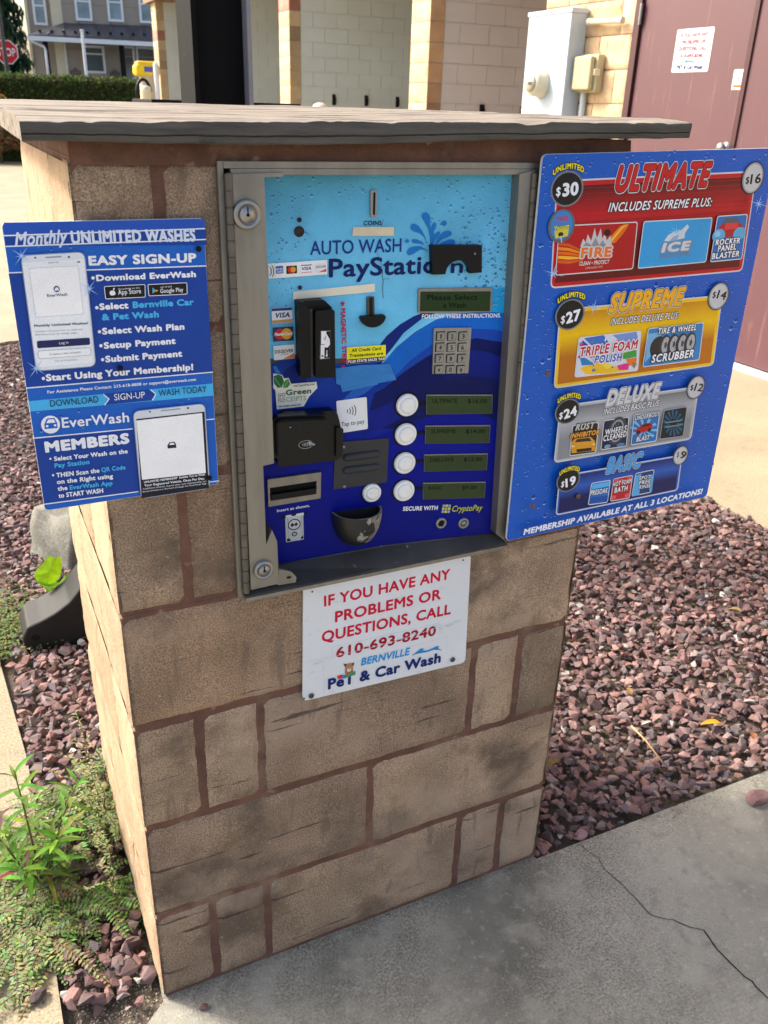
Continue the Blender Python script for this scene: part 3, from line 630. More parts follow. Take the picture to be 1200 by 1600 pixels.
('P',(150,195,245),[(420.9,530.2),(413.9,538.2),(405.1,545.5),(412,537.5)]),
('P',(150,195,245),[(410.6,523.1),(414.2,537.6),(415.3,552.5),(411.7,538.1)]),
('P',(150,195,245),[(403.2,534),(413.7,537.1),(422.7,541.7),(412.2,538.6)]),
('P',(150,195,245),[(44.3,440.4),(24,447),(3.6,452.1),(23.6,445.5)]),
('P',(150,195,245),[(30.2,437.9),(24.6,446.6),(17.4,454.6),(22.9,446)]),
('P',(150,195,245),[(19.8,430.6),(24.7,446),(27.7,461.8),(22.8,446.6)]),
('P',(150,195,245),[(14.3,442.5),(24.3,445.6),(33.2,450.1),(23.2,447)]),
('P',(150,195,245),[(124,386.7),(107.2,392.6),(90.2,396.8),(106.8,391)]),
('P',(150,195,245),[(112.4,384.8),(107.9,392.1),(101.6,398.6),(106.1,391.4)]),
('P',(150,195,245),[(104,379),(108,391.4),(109.9,404.4),(105.9,392.1)]),
('P',(150,195,245),[(99.3,388.8),(107.6,391),(114.7,394.8),(106.4,392.5)])]
ART_PANEL=[
('P',[(84,172,214),(84,172,214),(112,200,242),(112,200,242)],[(-6.2,561.8),(379.1,565.8),(384.8,413.6),(-7.1,428.1)]),
('P',[(112,200,242),(112,200,242),(104,202,246),(104,202,246)],[(-7.1,428.1),(384.8,413.6),(388.2,295.3),(-5.1,322.5)]),
('P',[(40,180,240),(0,158,226),(0,158,226),(40,180,240)],[(335.8,407.7),(384.2,404.9),(382.6,365.8),(314.7,365.9)]),
('P',[(14,62,160),(14,62,160),(0,18,138),(0,18,138)],[(-5.6,306),(198.4,308.4),(203.9,165.7),(0.4,188.1)]),
('P',(14,40,124),[(171.4,331.9),(180.7,343.1),(201.4,359.1),(222.3,369.7),(239.7,375.1),(259.5,373.7),(234.3,364.5),(207.7,346.1),(183.5,316.5),(166.7,295.5)]),
('P',(10,104,204),[(166.9,288),(178.1,304.9),(196.8,325.7),(225.4,346.5),(258.2,362.9),(293.9,370.2),(345.3,370.6),(382,365.8),(382.6,291.4),(278.4,298.7),(190.8,274.8)]),
('P',(118,204,246),[(174.2,302.3),(179.7,313.1),(198.5,333),(225.1,353.3),(252,366.3),(285.7,371.7),(293.9,370.2),(258.2,362.9),(225.4,346.5),(196.8,325.7),(178.1,304.9)]),
('P',(20,72,176),[(190.8,276.7),(217.5,302.1),(256.3,327.5),(287.9,341),(320.4,345.9),(358.3,342.8),(382.9,335.9),(382.7,279.6),(279.2,287.2),(187,271.3)]),
('P',[(8,22,92),(8,22,92),(8,22,92),(8,22,92),(8,22,92),(8,22,92),(8,22,92),(8,22,92),(8,20,86),(8,20,86),(8,20,86)],[(163.8,258),(179.3,264.4),(208.3,285.8),(247.3,308.1),(273.1,317.6),(297.1,326.8),(327.8,331.2),(382.8,320.2),(387.1,179.3),(285.6,189.5),(149.3,203.2)]),
('P',[(12,34,132),(12,34,132),(12,34,132),(12,34,132),(12,34,132),(8,26,112),(8,26,112),(8,26,112)],[(273.7,308.6),(298.1,312.2),(327.3,312.6),(353.2,307),(383.7,293.3),(384.7,259.5),(322.1,272.3),(276,272)]),
('P',(9,22,84),[(239.6,263.3),(280.3,269.7),(326.6,269.6),(384.9,255.5),(384.3,219),(303.8,234.3),(240.7,241.8)]),
('P',(14,30,128),[(146.8,226.9),(180.2,237.4),(199.9,245.3),(213.2,216.7),(181.3,202),(147.5,193.5)]),
('P',[(0,18,138),(0,18,138),(0,18,138),(0,18,138),(0,18,138),(0,18,138),(0,18,138),(0,18,138),(0,18,138)],[(155.7,183.7),(181.6,192),(221.9,205.9),(263,213.6),(305.2,214.1),(344.6,207.9),(382.9,190.2),(378.1,83),(157.4,111.1)]),
('P',[(0,18,138),(0,18,138),(0,14,118),(0,14,118),(0,14,118)],[(-18.3,200.1),(391.7,156.3),(394.8,-12.7),(187.8,-2.1),(-15.2,-8)]),
('P',(16,56,150),[(6.1,312.5),(23.6,317.8),(43,325.1),(58.9,320.1),(58.3,255.1),(6.5,259.6)]),
('P',(44,120,200),[(9.5,309.6),(13.9,311),(20.6,299.2),(14.4,297.9)]),
('P',(10,34,120),[(23.2,297.3),(28.6,305.6),(42.8,311.6),(58.8,310.4),(58.3,255.1),(37,274.9)]),
('P',(34,96,190),[(113.7,252),(128.5,265.5),(147.2,278.7),(184.6,299.6),(196.5,291.5),(147.6,258.4),(128.8,250.7)]),
('T','COINS',141.3,498.3,26.7,6,0,(24,26,34),{'bold':0.02}),
('T','AUTO WASH',65,461,133.9,18.2,0.007,(26,56,140),{'bold':0.012}),
('T','PayStatio',91.7,430.2,164.5,25.1,0.002,(22,34,96),{'bold':0.022}),
('T','n',277.6,429.8,19.8,20.4,-0.015,(22,34,96),{'bold':0.02}),
('P',(24,120,200),[(243.9,467.1),(241.9,481.4),(238.6,493.1),(230.4,504.8),(227.6,508.9),(228.9,513.3),(233.7,514.6),(238.3,512.6),(241.2,507.3),(240.9,499.7),(242.9,491.4),(245.4,499.7),(248.4,500.9),(250.9,498.3),(250,493),(247.6,489),(248.7,483.6),(252.6,487.6),(256.4,488.9),(257.7,486.5),(251.3,477.9),(246.4,469.6)]),
('P',(24,120,200),[(237.3,472.1),(232.4,481.6),(226.1,486.4),(215.1,489.9),(211.2,493.6),(212.4,498.5),(216.9,499.7),(223,497),(229.8,489.3),(234.7,481.2)]),
('P',(24,120,200),[(234.6,469.8),(228,472.3),(216.6,473.3),(213.9,476),(215.6,478.9),(221.3,478.5),(230.1,475)]),
('P',(24,120,200),[(241.3,459.2),(234.9,463.8),(227.3,464.3),(217.3,458.5),(212.1,456.6),(207.9,458.4),(207,462.1),(210.9,467),(219.8,469.2),(228.9,468.6),(236.8,464)]),
('P',(24,120,200),[(251,470.8),(254.9,481.2),(262.2,487.7),(269.8,489.6),(275,487.2),(275.6,483.1),(270.4,480.5),(260.9,477.7),(254.7,472.8)]),
('P',(24,120,200),[(255.6,470.4),(263.1,474.3),(272.5,477.5),(279.6,477),(282.1,473.9),(281.7,469.5)]),
('E',(24,120,200),263,499.4,4,3.5,None,0),
('E',(24,120,200),207.1,476.5,3,2.6,None,0),
('T','FOLLOW THESE INSTRUCTIONS.',235.1,365.9,131.7,6.3,-0.039,(236,240,248),{'bold':0.03}),
('T','MAGNETIC STRIP',109.2,386.6,79.4,7.5,-1.53,(206,28,50),{'bold':0.03}),
('P',(206,28,50),[(108,393),(111.9,396.9),(115.9,393.3),(113.7,393.1),(114.1,390.4),(110.2,390.2),(110.2,392.9)]),
('P',(206,28,50),[(110.6,303.9),(116.5,304.5),(114,300.1)]),
('S',(70,60,66),[(171.3,435.9),(170.8,429.3),(172.9,420.9),(171.6,414.2),(173.2,398.1)],0.8),
('S',(70,60,66),[(172.4,424.2),(176.7,425.7),(182.2,425.2)],0.5),
('S',(60,90,110),[(170.5,507.1),(167.3,496),(168.5,492.8)],0.5),
('S',(60,80,100),[(169.2,483.8),(164.9,467.8),(162.7,460.6),(168.8,445.9),(171.5,434.8)],0.5),
('T','Insert as shown.',9.9,83.5,51.9,4.7,0.035,(226,230,240),{'bold':0.02}),
('R',(186,190,194),[(21.8,74.9),(51.5,76.3),(52.2,30.2),(22.5,29.5)],2,(30,30,34),0.5),
('P',(20,20,24),[(15.7,75.8),(56.8,78.2),(56.8,73.8),(15.6,71.4)]),
('P',(210,212,214),[(23.4,76),(51.9,77.1),(51.8,72.8),(23.3,72.1)]),
('E',(24,24,28),36.5,58.8,10.3,9.6,None,0),
('E',(196,198,202),36.5,58.8,8.7,7.9,None,0),
('P',(30,30,36),[(30.4,58.4),(33.3,62.3),(36.5,58.8),(39.8,62.2),(42.6,58.8),(39.7,55.7),(36.5,57.5),(32.8,54.9)]),
('E',(40,40,46),36.7,42.4,4.6,4,None,0),
('E',(170,172,176),36.7,42.4,3,2.4,None,0),
('E',(40,40,46),35.9,75.5,4.1,2.1,None,0),
('P',(24,24,28),[(24.3,35.9),(28,36.6),(31.2,31.7),(24.6,30.9)]),
('P',(24,24,28),[(46.5,34.7),(50.6,38.5),(51,32.6),(46.8,31.9)]),
('S',(60,62,66),[(26.5,72),(26.7,36.8)],0.4),
('S',(60,62,66),[(48.5,72.8),(49,37.9)],0.4),
('T','SECURE WITH',217.4,56.6,62.3,7.6,-0.109,(236,240,248),{'bold':0.035}),
('T','CryptoPay',305.9,42.7,57.2,10.8,-0.098,(186,190,60),{'bold':0.02,'shear':0.2}),
('P',(150,170,190),[(288.4,58.2),(292.8,57.6),(292.6,53.3),(288.2,53.9)]),
('P',(214,206,60),[(293.7,57.5),(298.1,56.9),(297.9,52.6),(293.5,53.2)]),
('P',(150,170,190),[(299.1,56.7),(303.5,56.1),(303.3,51.8),(298.9,52.4)]),
('P',(214,206,60),[(287.7,53),(292.1,52.4),(291.9,48.1),(287.5,48.7)]),
('P',(150,170,190),[(293.1,52.3),(297.5,51.6),(297.3,47.3),(292.9,47.9)]),
('P',(214,206,60),[(298.5,51.5),(302.9,50.9),(302.7,46.5),(298.3,47.2)]),
('P',(150,170,190),[(287.1,47.8),(291.5,47.1),(291.3,42.8),(286.9,43.4)]),
('P',(214,206,60),[(292.5,47),(296.9,46.4),(296.7,42),(292.3,42.7)]),
('P',(150,170,190),[(297.9,46.3),(302.3,45.6),(302.1,41.3),(297.7,41.9)])]
HW={
'left_screws':[(220.3,319.3),(112.3,178.8),(216.3,13.9)],
'left_corners':[(0.4,354.4),(230,354.5),(230.2,0.5),(0.7,-1.2)],
'phone_corners':[(3,226.2),(305.4,221.9),(312,-1.6),(-0.5,5.9)],
'phone_screws':[(14.2,13.9),(284,13)],
'phone_holes':[(17.2,212.5),(290.1,213),(1.5,12.1)],
'price_screws':[(33.7,293.6),(126,69.6),(33.3,66.7)],
'price_corners':[(-7,608),(444.3,620.8),(444.4,11),(-3.2,1.8)],
'outline':[(-6.2,561),(379.2,564.9),(394.6,-10.2),(187.7,-0.9),(-17.2,-7.7)],
'coinslot':[(149.6,544.1),(158.9,544),(159.8,509.3),(150.4,509)],
'holes':[(50.5,506.8),(50,491.9),(50.2,418)],
'tape_coins':[(125.9,496.5),(186.3,495.9),(186.4,484.1),(125.3,484.9)],
'tape_cream':[(40.3,413),(159.8,419.7),(160.5,408.1),(40.1,402.5)],
'cards':[(5.8,451.5),(89.3,454.3),(89.4,434.6),(6.3,431.5)],
'visa':[(9.2,392),(38.5,392.3),(39.2,371.7),(9.4,370.9)],
'mc':[(9.9,365.6),(39.8,365.9),(40.5,345.2),(10.4,345.4)],
'disc':[(10.3,339.6),(40.8,340.1),(41.2,319.7),(10.8,319.1)],
'swipe':[(40.5,405.3),(80.3,405.1),(91.5,393.2),(93.3,295.3),(42.5,297.5)],
'swipe_slot':[(58.3,391.5),(62.4,392.1),(63,296.4),(59.2,296.2)],
'swipe_label':[(70.9,363.1),(85.6,362.8),(84.3,324.3),(69.8,323.6)],
'lever':[(147.8,401.8),(158.7,401.4),(159.9,372.6),(148.5,372.3),(137.2,373.6),(175.3,374.3),(156.1,359.5)],
'bracket':[(240.9,471.7),(319,469.9),(323.6,430.5),(245.3,430.2),(266.1,431.6),(282.6,447.4),(301.9,431.8)],
'lcd':[(226.6,410),(347,406.7),(349.1,370.4),(227.9,374.6)],
'lcd_glass':[(230.3,405.5),(344.2,401.2),(345.1,372.4),(230.9,377.6)],
'lcd_text':[(240.5,396.8),(323.1,393.6),(266.8,384.9),(305.1,383.9)],
'keypad':[(253.5,351.3),(316.2,348.2),(316.3,277.8),(255.1,282)],
'keys':[(265.7,340.4),(284.3,339.3),(302.8,338.2),(265.7,323.5),(284.5,322.3),(302.8,321.2),(265.8,306.5),(284.6,305.2),(302.9,303.9),(265.8,289.2),(284.8,287.8),(302.9,286.5)],
'yellow':[(118.4,331),(179.1,330.7),(179.8,306.9),(119.1,305.8)],
'bluetape':[(102.2,300.9),(186.5,301.3),(198,276.2),(168.2,273.4),(168.7,271.5),(112.8,264.3),(109.7,275.3),(103.2,277.6)],
'green':[(9.3,300.4),(22.3,297.3),(25.2,291.8),(31.6,292.2),(35.3,283.1),(73,283.1),(74.4,273.6),(62,262),(53.7,247.8),(13.2,246.7),(11.8,275.2),(8.7,279)],
'tap':[(103.2,251.5),(151.1,253.6),(154.2,202.9),(107,200.4)],
'reader':[(18.5,244.1),(98.8,242.2),(105.5,217.3),(104.8,175.2),(95.3,162.7),(13.2,166.3),(11.8,222.8)],
'reader_face':[(1.8,243.4),(79.6,239.7),(81.4,180.5),(2.7,183.6)],
'grille':[(102.3,186.8),(189.1,184.2),(188.1,111),(99.4,109.7)],
'ridges':[(116.6,160.3),(172,160.8),(116.8,139.2),(172.6,139.3)],
'btn0':[(216.8,235.6),(235.4,233.9)],
'btn1':[(216.6,188.3),(235.6,186.4)],
'btn2':[(216.9,140.4),(236.2,138.2)],
'btn3':[(217.6,92.9),(237.1,90.3)],
'btn4':[(162.7,96.4),(178.9,94.3)],
'd0':[(248.4,248.2),(363.4,238.4),(365.2,208.1),(250.1,217.1)],
'd1':[(249.3,198),(364.2,187.5),(364.9,158.2),(250.9,168.6)],
'd2':[(250,149.8),(363.7,138.9),(364.3,110.6),(251.5,121.4)],
'd3':[(250.8,101.1),(364.3,88.6),(364.8,60.5),(252.2,72.7)],
'bill':[(-4.4,140.6),(78.8,142.5),(77.9,99.6),(-4.1,96.1)],
'bill_slot':[(-1.3,126.9),(71.6,129),(71.1,107.8),(-0.9,105.9)],
'cup':[(97,72.9),(176.7,70.7),(193.6,51.4),(157.9,37.2),(99.6,64.8),(149.9,3.4)],
'jacks':[(287.6,24.3),(329.3,18.1)],
'strip':[(-51.9,566.7),(14.4,568.2),(14.3,563.7),(-10.7,563),(-7.9,182.6),(-24.1,181.1),(-23.1,55.7),(-13.6,78.1),(-6.1,57.7),(-4.8,-14.6),(-49.2,-15.8)],
'foot':[(-4.2,10.6),(6.9,6),(15.6,1.5),(23.3,-9.5),(21.9,-18.2),(-6.9,-16.8)],
'foot_hole':[(7.7,-6.6),(14.2,-8)],
'lock':[(-35.3,519.9),(-18.7,519.6),(-29.2,16),(-13.3,12.7)],
'rstrip':[(364.4,566.3),(389.8,571.3),(402.7,-20.8),(381.5,-2.2)]}
# ---------------------------------------------------------------- printed graphics (lettering and shapes as thin sheets)
_fc = bpy.data.curves.new('lettering', 'FONT'); _fo = bpy.data.objects.new('lettering', _fc); COL.objects.link(_fo)
_tc = {}
def glyphs(text, bold, shear, sp=1.0):
    k = (text, round(bold, 4), shear, round(sp, 4))
    if k in _tc: return _tc[k]
    _fc.body = text; _fc.offset = bold; _fc.shear = shear; _fc.resolution_u = 3; _fc.space_character = sp; _fc.size = 1
    bpy.context.view_layer.update()
    dg = bpy.context.evaluated_depsgraph_get(); me = bpy.data.meshes.new_from_object(_fo.evaluated_get(dg))
    v = np.array([p.co[:2] for p in me.vertices]) if len(me.vertices) else np.zeros((0, 2)); f = [tuple(p.vertices) for p in me.polygons]
    bpy.data.meshes.remove(me)
    par = list(range(len(v)))
    def find(a):
        while par[a] != a: par[a] = par[par[a]]; a = par[a]
        return a
    for q in f:
        for j in q[1:]: par[find(q[0])] = find(j)
    ids = {}; isl = np.array([ids.setdefault(find(i), len(ids)) % 3 for i in range(len(v))]) if len(v) else np.zeros(0)
    _tc[k] = (v, f, isl); return _tc[k]
def in_poly(x, y, P):
    c = False; n = len(P)
    for i in range(n):
        a, b = P[i], P[i-1]
        if (a[1] > y) != (b[1] > y) and x < (b[0]-a[0])*(y-a[1])/(b[1]-a[1])+a[0]: c = not c
    return c
def rounded(q, r, n=5):
    out = []; m = len(q)
    for i in range(m):
        p = Vector(q[i]); a = Vector(q[i-1])-p; b = Vector(q[(i+1) % m])-p
        ra = min(r, a.length*.45, b.length*.45); A = p+a.normalized()*ra; B = p+b.normalized()*ra
        for k in range(n+1):
            t = k/n; out.append(tuple(A*(1-t)**2+p*2*t*(1-t)+B*t*t))
    return out
def inset(q, w_):
    n = len(q); out = []; ar = sum(q[i-1][0]*q[i][1]-q[i][0]*q[i-1][1] for i in range(n)); sg = 1 if ar > 0 else -1
    for i in range(n):
        p = Vector(q[i]); a = (p-Vector(q[i-1])).normalized(); b = (Vector(q[(i+1) % n])-p).normalized()
        na = Vector((-a.y, a.x))*sg; nb = Vector((-b.y, b.x))*sg; k = (na+nb)
        if k.length < 1e-6: k = na
        k = k/max(.3, 1+na.dot(nb)); out.append(tuple(p+k*w_))
    return out
class Print:
    """collects flat shapes; to3(s, w, d) turns sheet millimetres and a height off the sheet into a point"""
    def __init__(s, to3, mb=None, mi=0, d0=.0002, step=.00003): s.to3 = to3; s.mb = mb or MB(); s.mi = mi; s.d = d0; s.step = step
    def poly(s, pts, col, keep=False):
        if not keep: s.d += s.step
        P = [Vector((a, b, 0)) for a, b in pts]; tri = tessellate_polygon([P])
        cols = col if isinstance(col, list) else None
        vs = [s.to3(a, b, s.d) for a, b in pts]; n = len(s.mb.v)
        s.mb.add(vs, tri, s.mi, (1, .999, 1))
        for i in range(len(vs)): s.mb.c[n+i] = lin(cols[i] if cols else col)
    def text(s, t, x, y, wd, cap, rot, col, o):
        bold = o.get('bold', 0); sh = o.get('shear', 0)
        b0 = 0; b1 = bold
        v, f, isl = glyphs(t, b0, sh, 1+bold*1.7+o.get('grow', 0)*1.1)
        if not len(v): return
        x0 = v[:, 0].min()-b1; x1 = v[:, 0].max()+b1; sx = wd/(x1-x0); sy = cap/(.682+2*b1)
        def put(c, g):
            s.d += s.step*2; n = 1 if g < .004 else (6 if g < .035 else 12)
            for k in range(n):
                dx, dy = (0, 0) if n == 1 else (g*math.cos(2*PI*k/n+.3), g*math.sin(2*PI*k/n+.3))
                t_ = (v[:, 0]+dx-x0)*sx; h = (v[:, 1]+dy+b1)*sy
                if o.get('arc'): h = h+o['arc']*wd*(1-((t_/wd)*2-1)**2)*.9
                X = x+t_*math.cos(rot)-h*math.sin(rot); Y = y+t_*math.sin(rot)+h*math.cos(rot)
                s.mb.add([s.to3(a, b, s.d+i*4e-6+k*2e-6) for a, b, i in zip(X, Y, isl)], f, s.mi, lin(c))
        for c, g in o.get('outs', ()): put(c, b1+g)
        if 'out' in o: put(o['out'], b1+o['grow'])
        put(col, b1)
    def item(s, it):
        k = it[0]
        if k == 'T': s.text(*it[1:])
        elif k == 'P': s.poly(it[2], it[1])
        elif k == 'R':
            _, col, q, r, rim, rw = it
            p = rounded(q, r)
            if rim: s.poly(p, rim); s.poly(rounded(inset(q, rw), max(r-rw, .5)), col)
            else: s.poly(p, col)
        elif k == 'E':
            _, col, x, y, rx, ry, rim, rw = it
            n = 10 if max(rx, ry) < 2 else 28
            s.poly([(x+rx*math.cos(2*PI*i/n), y+ry*math.sin(2*PI*i/n)) for i in range(n)], col)
        elif k == 'S':
            _, col, pts, wd = it
            s.d += s.step
            for a, b in zip(pts, pts[1:]):
                A = Vector(a); B = Vector(b); n = B-A
                if n.length < 1e-6: continue
                n = Vector((-n.y, n.x)).normalized()*wd/2; s.poly([tuple(A+n), tuple(A-n), tuple(B-n), tuple(B+n)], col, True)
    def drops(s, poly, n, rng, dark, light, seed=1, keep=lambda x, y: True):
        r = random.Random(seed); xs = [p[0] for p in poly]; ys = [p[1] for p in poly]; L = []
        while len(L) < n:
            x = r.uniform(min(xs), max(xs)); y = r.uniform(min(ys), max(ys))
            if not in_poly(x, y, poly) or not keep(x, y): continue
            L.append((x, y, rng[0]+(rng[1]-rng[0])*r.random()**3))
        s.d += s.step
        for x, y, q in L: m = 9; s.poly([(x+q*math.cos(2*PI*i/m), y+q*1.12*math.sin(2*PI*i/m)) for i in range(m)], dark, True)
        s.d += s.step
        for x, y, q in L:
            s.poly([(x+q*.95*math.cos(PI*1.05+i*PI*.9/5), y+q*1.05*math.sin(PI*1.05+i*PI*.9/5)) for i in range(6)]+[(x+q*.6*math.cos(PI*1.95-i*PI*.9/5), y+q*.55*math.sin(PI*1.95-i*PI*.9/5)-q*.1) for i in range(6)], light, True)
    def build(s, name, mat_, parent, root=None): return s.mb.build(name, mat_, parent, root, fix=False)
def screw(parent, root, p, d, r=.0042, mat_=None, col=None):
    m = MB(); p = Vector(p); d = Vector(d)
    m.lathe(p, d, [(r, 0), (r, .0012), (r*.75, .0022), (.0001, .0026)], 14)
    return m.build('screw', mat_ or M['steel_dark'], parent, root)
def sign_panel(name, root, outline, to3, thick, mat_, r):
    m = MB(); q = rounded(outline, r)
    d = Vector(to3(0, 0, 0))-Vector(to3(0, 0, thick)); m.prism([to3(a, b, 0) for a, b in q], d)
    return m.build(name, mat_, root)
# ================================================================= GROUND
def sheet(name, polys, z, mat_, kind='structure', mats=None):
    m = MB()
    for P in polys: m.add([(x, y, z) for x, y in P], [tuple(range(len(P)))])
    o = m.build(name, mat_); tag(o, kind=kind); return o
g = MB(); g.add([(-400, -400, -.06), (400, -400, -.06), (400, 400, -.06), (-400, 400, -.06)], [(0, 1, 2, 3)]); tag(g.build('ground', M['asphalt']), kind='structure')
def slab_poly(name, P, z0, z1, mat_):
    m = MB(); m.prism([(x, y, z0) for x, y in P], (0, 0, z1-z0)); o = m.build(name, mat_); tag(o, kind='structure'); return o
# pavement to the left of and behind the bed, with a rounded inner corner
slab_poly('pavement', [(-30, -12), (-.172, -12), (-.172, .1), (-.165, .76), (-.198, 1.22), (-.20, 4.7), (-.12, 5.0), (.1, 5.12), (2.45, 5.15), (2.45, 5.6), (5.1, 5.6), (5.1, 26), (-30, 26)], -.12, 0, M['concrete'])
dm = MB(); dm.prism([(-.038, -8, -.12), (2.44, -8, -.12), (2.44, -.004, -.12), (.8135, -.004, -.12), (.8135, .04, -.12), (.0, .04, -.12), (-.001, -.003, -.12), (-.038, -.035, -.12)], (0, 0, .12), 0)
crk = [(0.922,-.004),(.927,-.012),(.939,-.056),(.932,-.087),(.942,-.143),(.943,-.183),(.945,-.225),(.977,-.25),(1.0,-.281),(1.018,-.298),(1.009,-.342),(1.012,-.389),(1.019,-.422),(1.021,-.458),(1.05,-.55),(1.04,-.7),(1.1,-.95),(1.08,-1.4),(1.2,-2.2)]
rr = random.Random(3); pts = []
for a, b in zip(crk, crk[1:]):
    n = max(2, int(math.dist(a, b)/.012))
    for k in range(n): t = k/n; pts.append((a[0]+(b[0]-a[0])*t+rr.uniform(-.0022, .0022), a[1]+(b[1]-a[1])*t+rr.uniform(-.0022, .0022)))
for i, (a, b) in enumerate(zip(pts, pts[1:])):
    wd = .0004+.0010*min(1, i/22)*rr.uniform(.6, 1.2); dm.add([(a[0]-wd, a[1], .0012), (a[0]+wd, a[1], .0012), (b[0]+wd, b[1], .0012), (b[0]-wd, b[1], .0012)], [(0, 1, 2, 3)], 1)
tag(dm.build('driveway', [M['drive'], M['crack']]), kind='structure')
slab_poly('sidewalk', [(2.452, -8), (4.6, -8), (4.6, 5.598), (2.56, 5.598), (2.452, 5.45)], -.12, .1, M['concrete'])
slab_poly('bay_floor', [(5.102, 5.2), (14, 5.2), (14, 26), (5.102, 26)], -.12, .03, M['concrete'])
def bed_h(x, y):
    t = max(0, min(1, (x-1.5)/.95)); s = t*t*(3-2*t)
    return -.012+.095*s+.012*noise.noise(Vector((x*2.2, y*2.2, 0)))+.004+.008*max(0, min(1, (y)/.3))
m = MB(); nx, ny = 60, 110
for j in range(ny+1):
    for i in range(nx+1):
        x = -.215+2.666*i/nx; y = -.6+5.76*j/ny; m.v.append((x, y, bed_h(x, y)-.018)); m.c.append((1, 1, 1))
for j in range(ny):
    for i in range(nx):
        x = -.215+2.666*(i+.5)/nx; y = -.6+5.76*(j+.5)/ny
        if y < -.02 and x > -.0: continue
        a = j*(nx+1)+i; m.f.append((a, a+1, a+nx+2, a+nx+1)); m.m.append(0); m.sm.append(True)
tag(m.build('soil', M['soil'], fix=False), kind='structure')
# ---- gravel: angular stones, far too many to count
rng = np.random.default_rng(5)
tmpl = []
for k in range(26):
    bm = bmesh.new(); n = 8+k % 5
    for i in range(n):
        v = rng.normal(size=3); v /= np.linalg.norm(v); v *= rng.uniform(.82, 1.0); bm.verts.new(v)
    h = bmesh.ops.convex_hull(bm, input=bm.verts[:])
    bmesh.ops.delete(bm, geom=[e for e in h['geom_interior'] if isinstance(e, bmesh.types.BMVert)], context='VERTS')
    bmesh.ops.triangulate(bm, faces=bm.faces[:]); bm.verts.index_update()
    tmpl.append((np.array([v.co[:] for v in bm.verts]), np.array([[v.index for v in f.verts] for f in bm.faces]))); bm.free()
PALG = [lin(c) for c in ((126,94,90),(112,82,80),(138,106,101),(102,78,77),(118,94,92),(146,114,107),(92,72,71),(130,112,109),(108,88,88),(122,88,80),(102,92,94))]
def stones(points, smin, smax):
    V = []; F = []; Cc = []; n0 = 0
    for (x, y, z) in points:
        tv, tf = tmpl[rng.integers(len(tmpl))]
        s = smin+(smax-smin)*rng.random()**1.6; sc = np.array([1, rng.uniform(.62, .9), rng.uniform(.34, .56)])*s
        a = rng.uniform(0, 2*PI); t1 = rng.normal()*.38; t2 = rng.normal()*.38
        ca, sa = math.cos(a), math.sin(a); Rz = np.array([[ca, -sa, 0], [sa, ca, 0], [0, 0, 1]])
        Rx = np.array([[1, 0, 0], [0, math.cos(t1), -math.sin(t1)], [0, math.sin(t1), math.cos(t1)]]); Ry = np.array([[math.cos(t2), 0, math.sin(t2)], [0, 1, 0], [-math.sin(t2), 0, math.cos(t2)]])
        v = (tv*sc)@(Rz@Rx@Ry).T+np.array([x, y, z+s*.22]); V.append(v); F.append(tf+n0); n0 += len(tv)
        if rng.random() < .007: c = np.array(lin((206, 200, 190)))
        elif rng.random() < .02: c = np.array(lin((150, 146, 140)))
        else: c = np.array(PALG[rng.integers(len(PALG))])*rng.uniform(.72, 1.26); c = c*.94+c.mean()*.06
        Cc.append(np.tile(c, (len(tv), 1)))
    return np.concatenate(V), np.concatenate(F), np.concatenate(Cc)
def raw_mesh(name, V, F, Cc, mat_):
    me = bpy.data.meshes.new(name); me.vertices.add(len(V)); me.vertices.foreach_set('co', V.astype(np.float32).ravel())
    me.loops.add(F.size); me.loops.foreach_set('vertex_index', F.astype(np.int32).ravel()); me.polygons.add(len(F))
    me.polygons.foreach_set('loop_start', np.arange(0, F.size, F.shape[1], dtype=np.int32)); me.update(calc_edges=True); me.shade_flat()
    a = me.color_attributes.new('Col', 'FLOAT_COLOR', 'POINT'); a.data.foreach_set('color', np.c_[Cc, np.ones(len(Cc))].astype(np.float32).ravel())
    me.materials.append(mat_); o = bpy.data.objects.new(name, me); COL.objects.link(o); return o
pp = []
def scatter(x0, x1, y0, y1, pitch, ok):
    nx_ = int((x1-x0)/pitch); ny_ = int((y1-y0)/pitch)
    for j in range(ny_):
        for i in range(nx_):
            x = x0+(i+rng.uniform(0, 1))*pitch; y = y0+(j+rng.uniform(0, 1))*pitch
            if ok(x, y): pp.append((x, y, bed_h(x, y)+rng.uniform(-.006, .012)))
inb = lambda x, y: y > .006 and x > (-.162 if y < .9 else -.19) and not (-.012 < x < .82 and -.02 < y < .62)
def inb2(x, y):
    if not inb(x, y): return False
    if x < .02 and y < .14: return rng.random() < (.95 if y > .05 else .25)
    return not (y > 4.6 and x < .35 and (x-.35)**2+(y-4.6)**2 > .5**2)
scatter(-.17, 2.45, .0, 5.13, .0235, inb2); scatter(-.17, 2.45, .0, 2.6, .027, inb2)
pp2 = [(x, y, z) for x, y, z in ((rng.uniform(-.15, -.05), rng.uniform(-.05, .03), -.012) for _ in range(9))]
gv, gf, gc = stones(pp, .0118, .0262)
tag(raw_mesh('gravel', gv, gf, gc, M['gravel']), 'red brown crushed stone spread around the block pillar', 'gravel', kind='stuff')
sp = [(rng.uniform(-.165, .0), rng.uniform(-.3, .14), -.028) for _ in range(2200)]
sp = [(x, y, bed_h(x, y)-.018) for x, y, z in sp if not (y < -.01 and x > -.045)]
gv, gf, gc = stones(sp, .0015, .0045); gc = gc*.0+np.array(lin((150, 140, 122)))*rng.uniform(.5, 1.5, (len(gc), 1))
sp2 = [(x, -abs(rng.normal())*.018-.003 if x > .8 else -abs(rng.normal())*.006-.001, .0003) for x in rng.uniform(.0, 2.4, 900)]
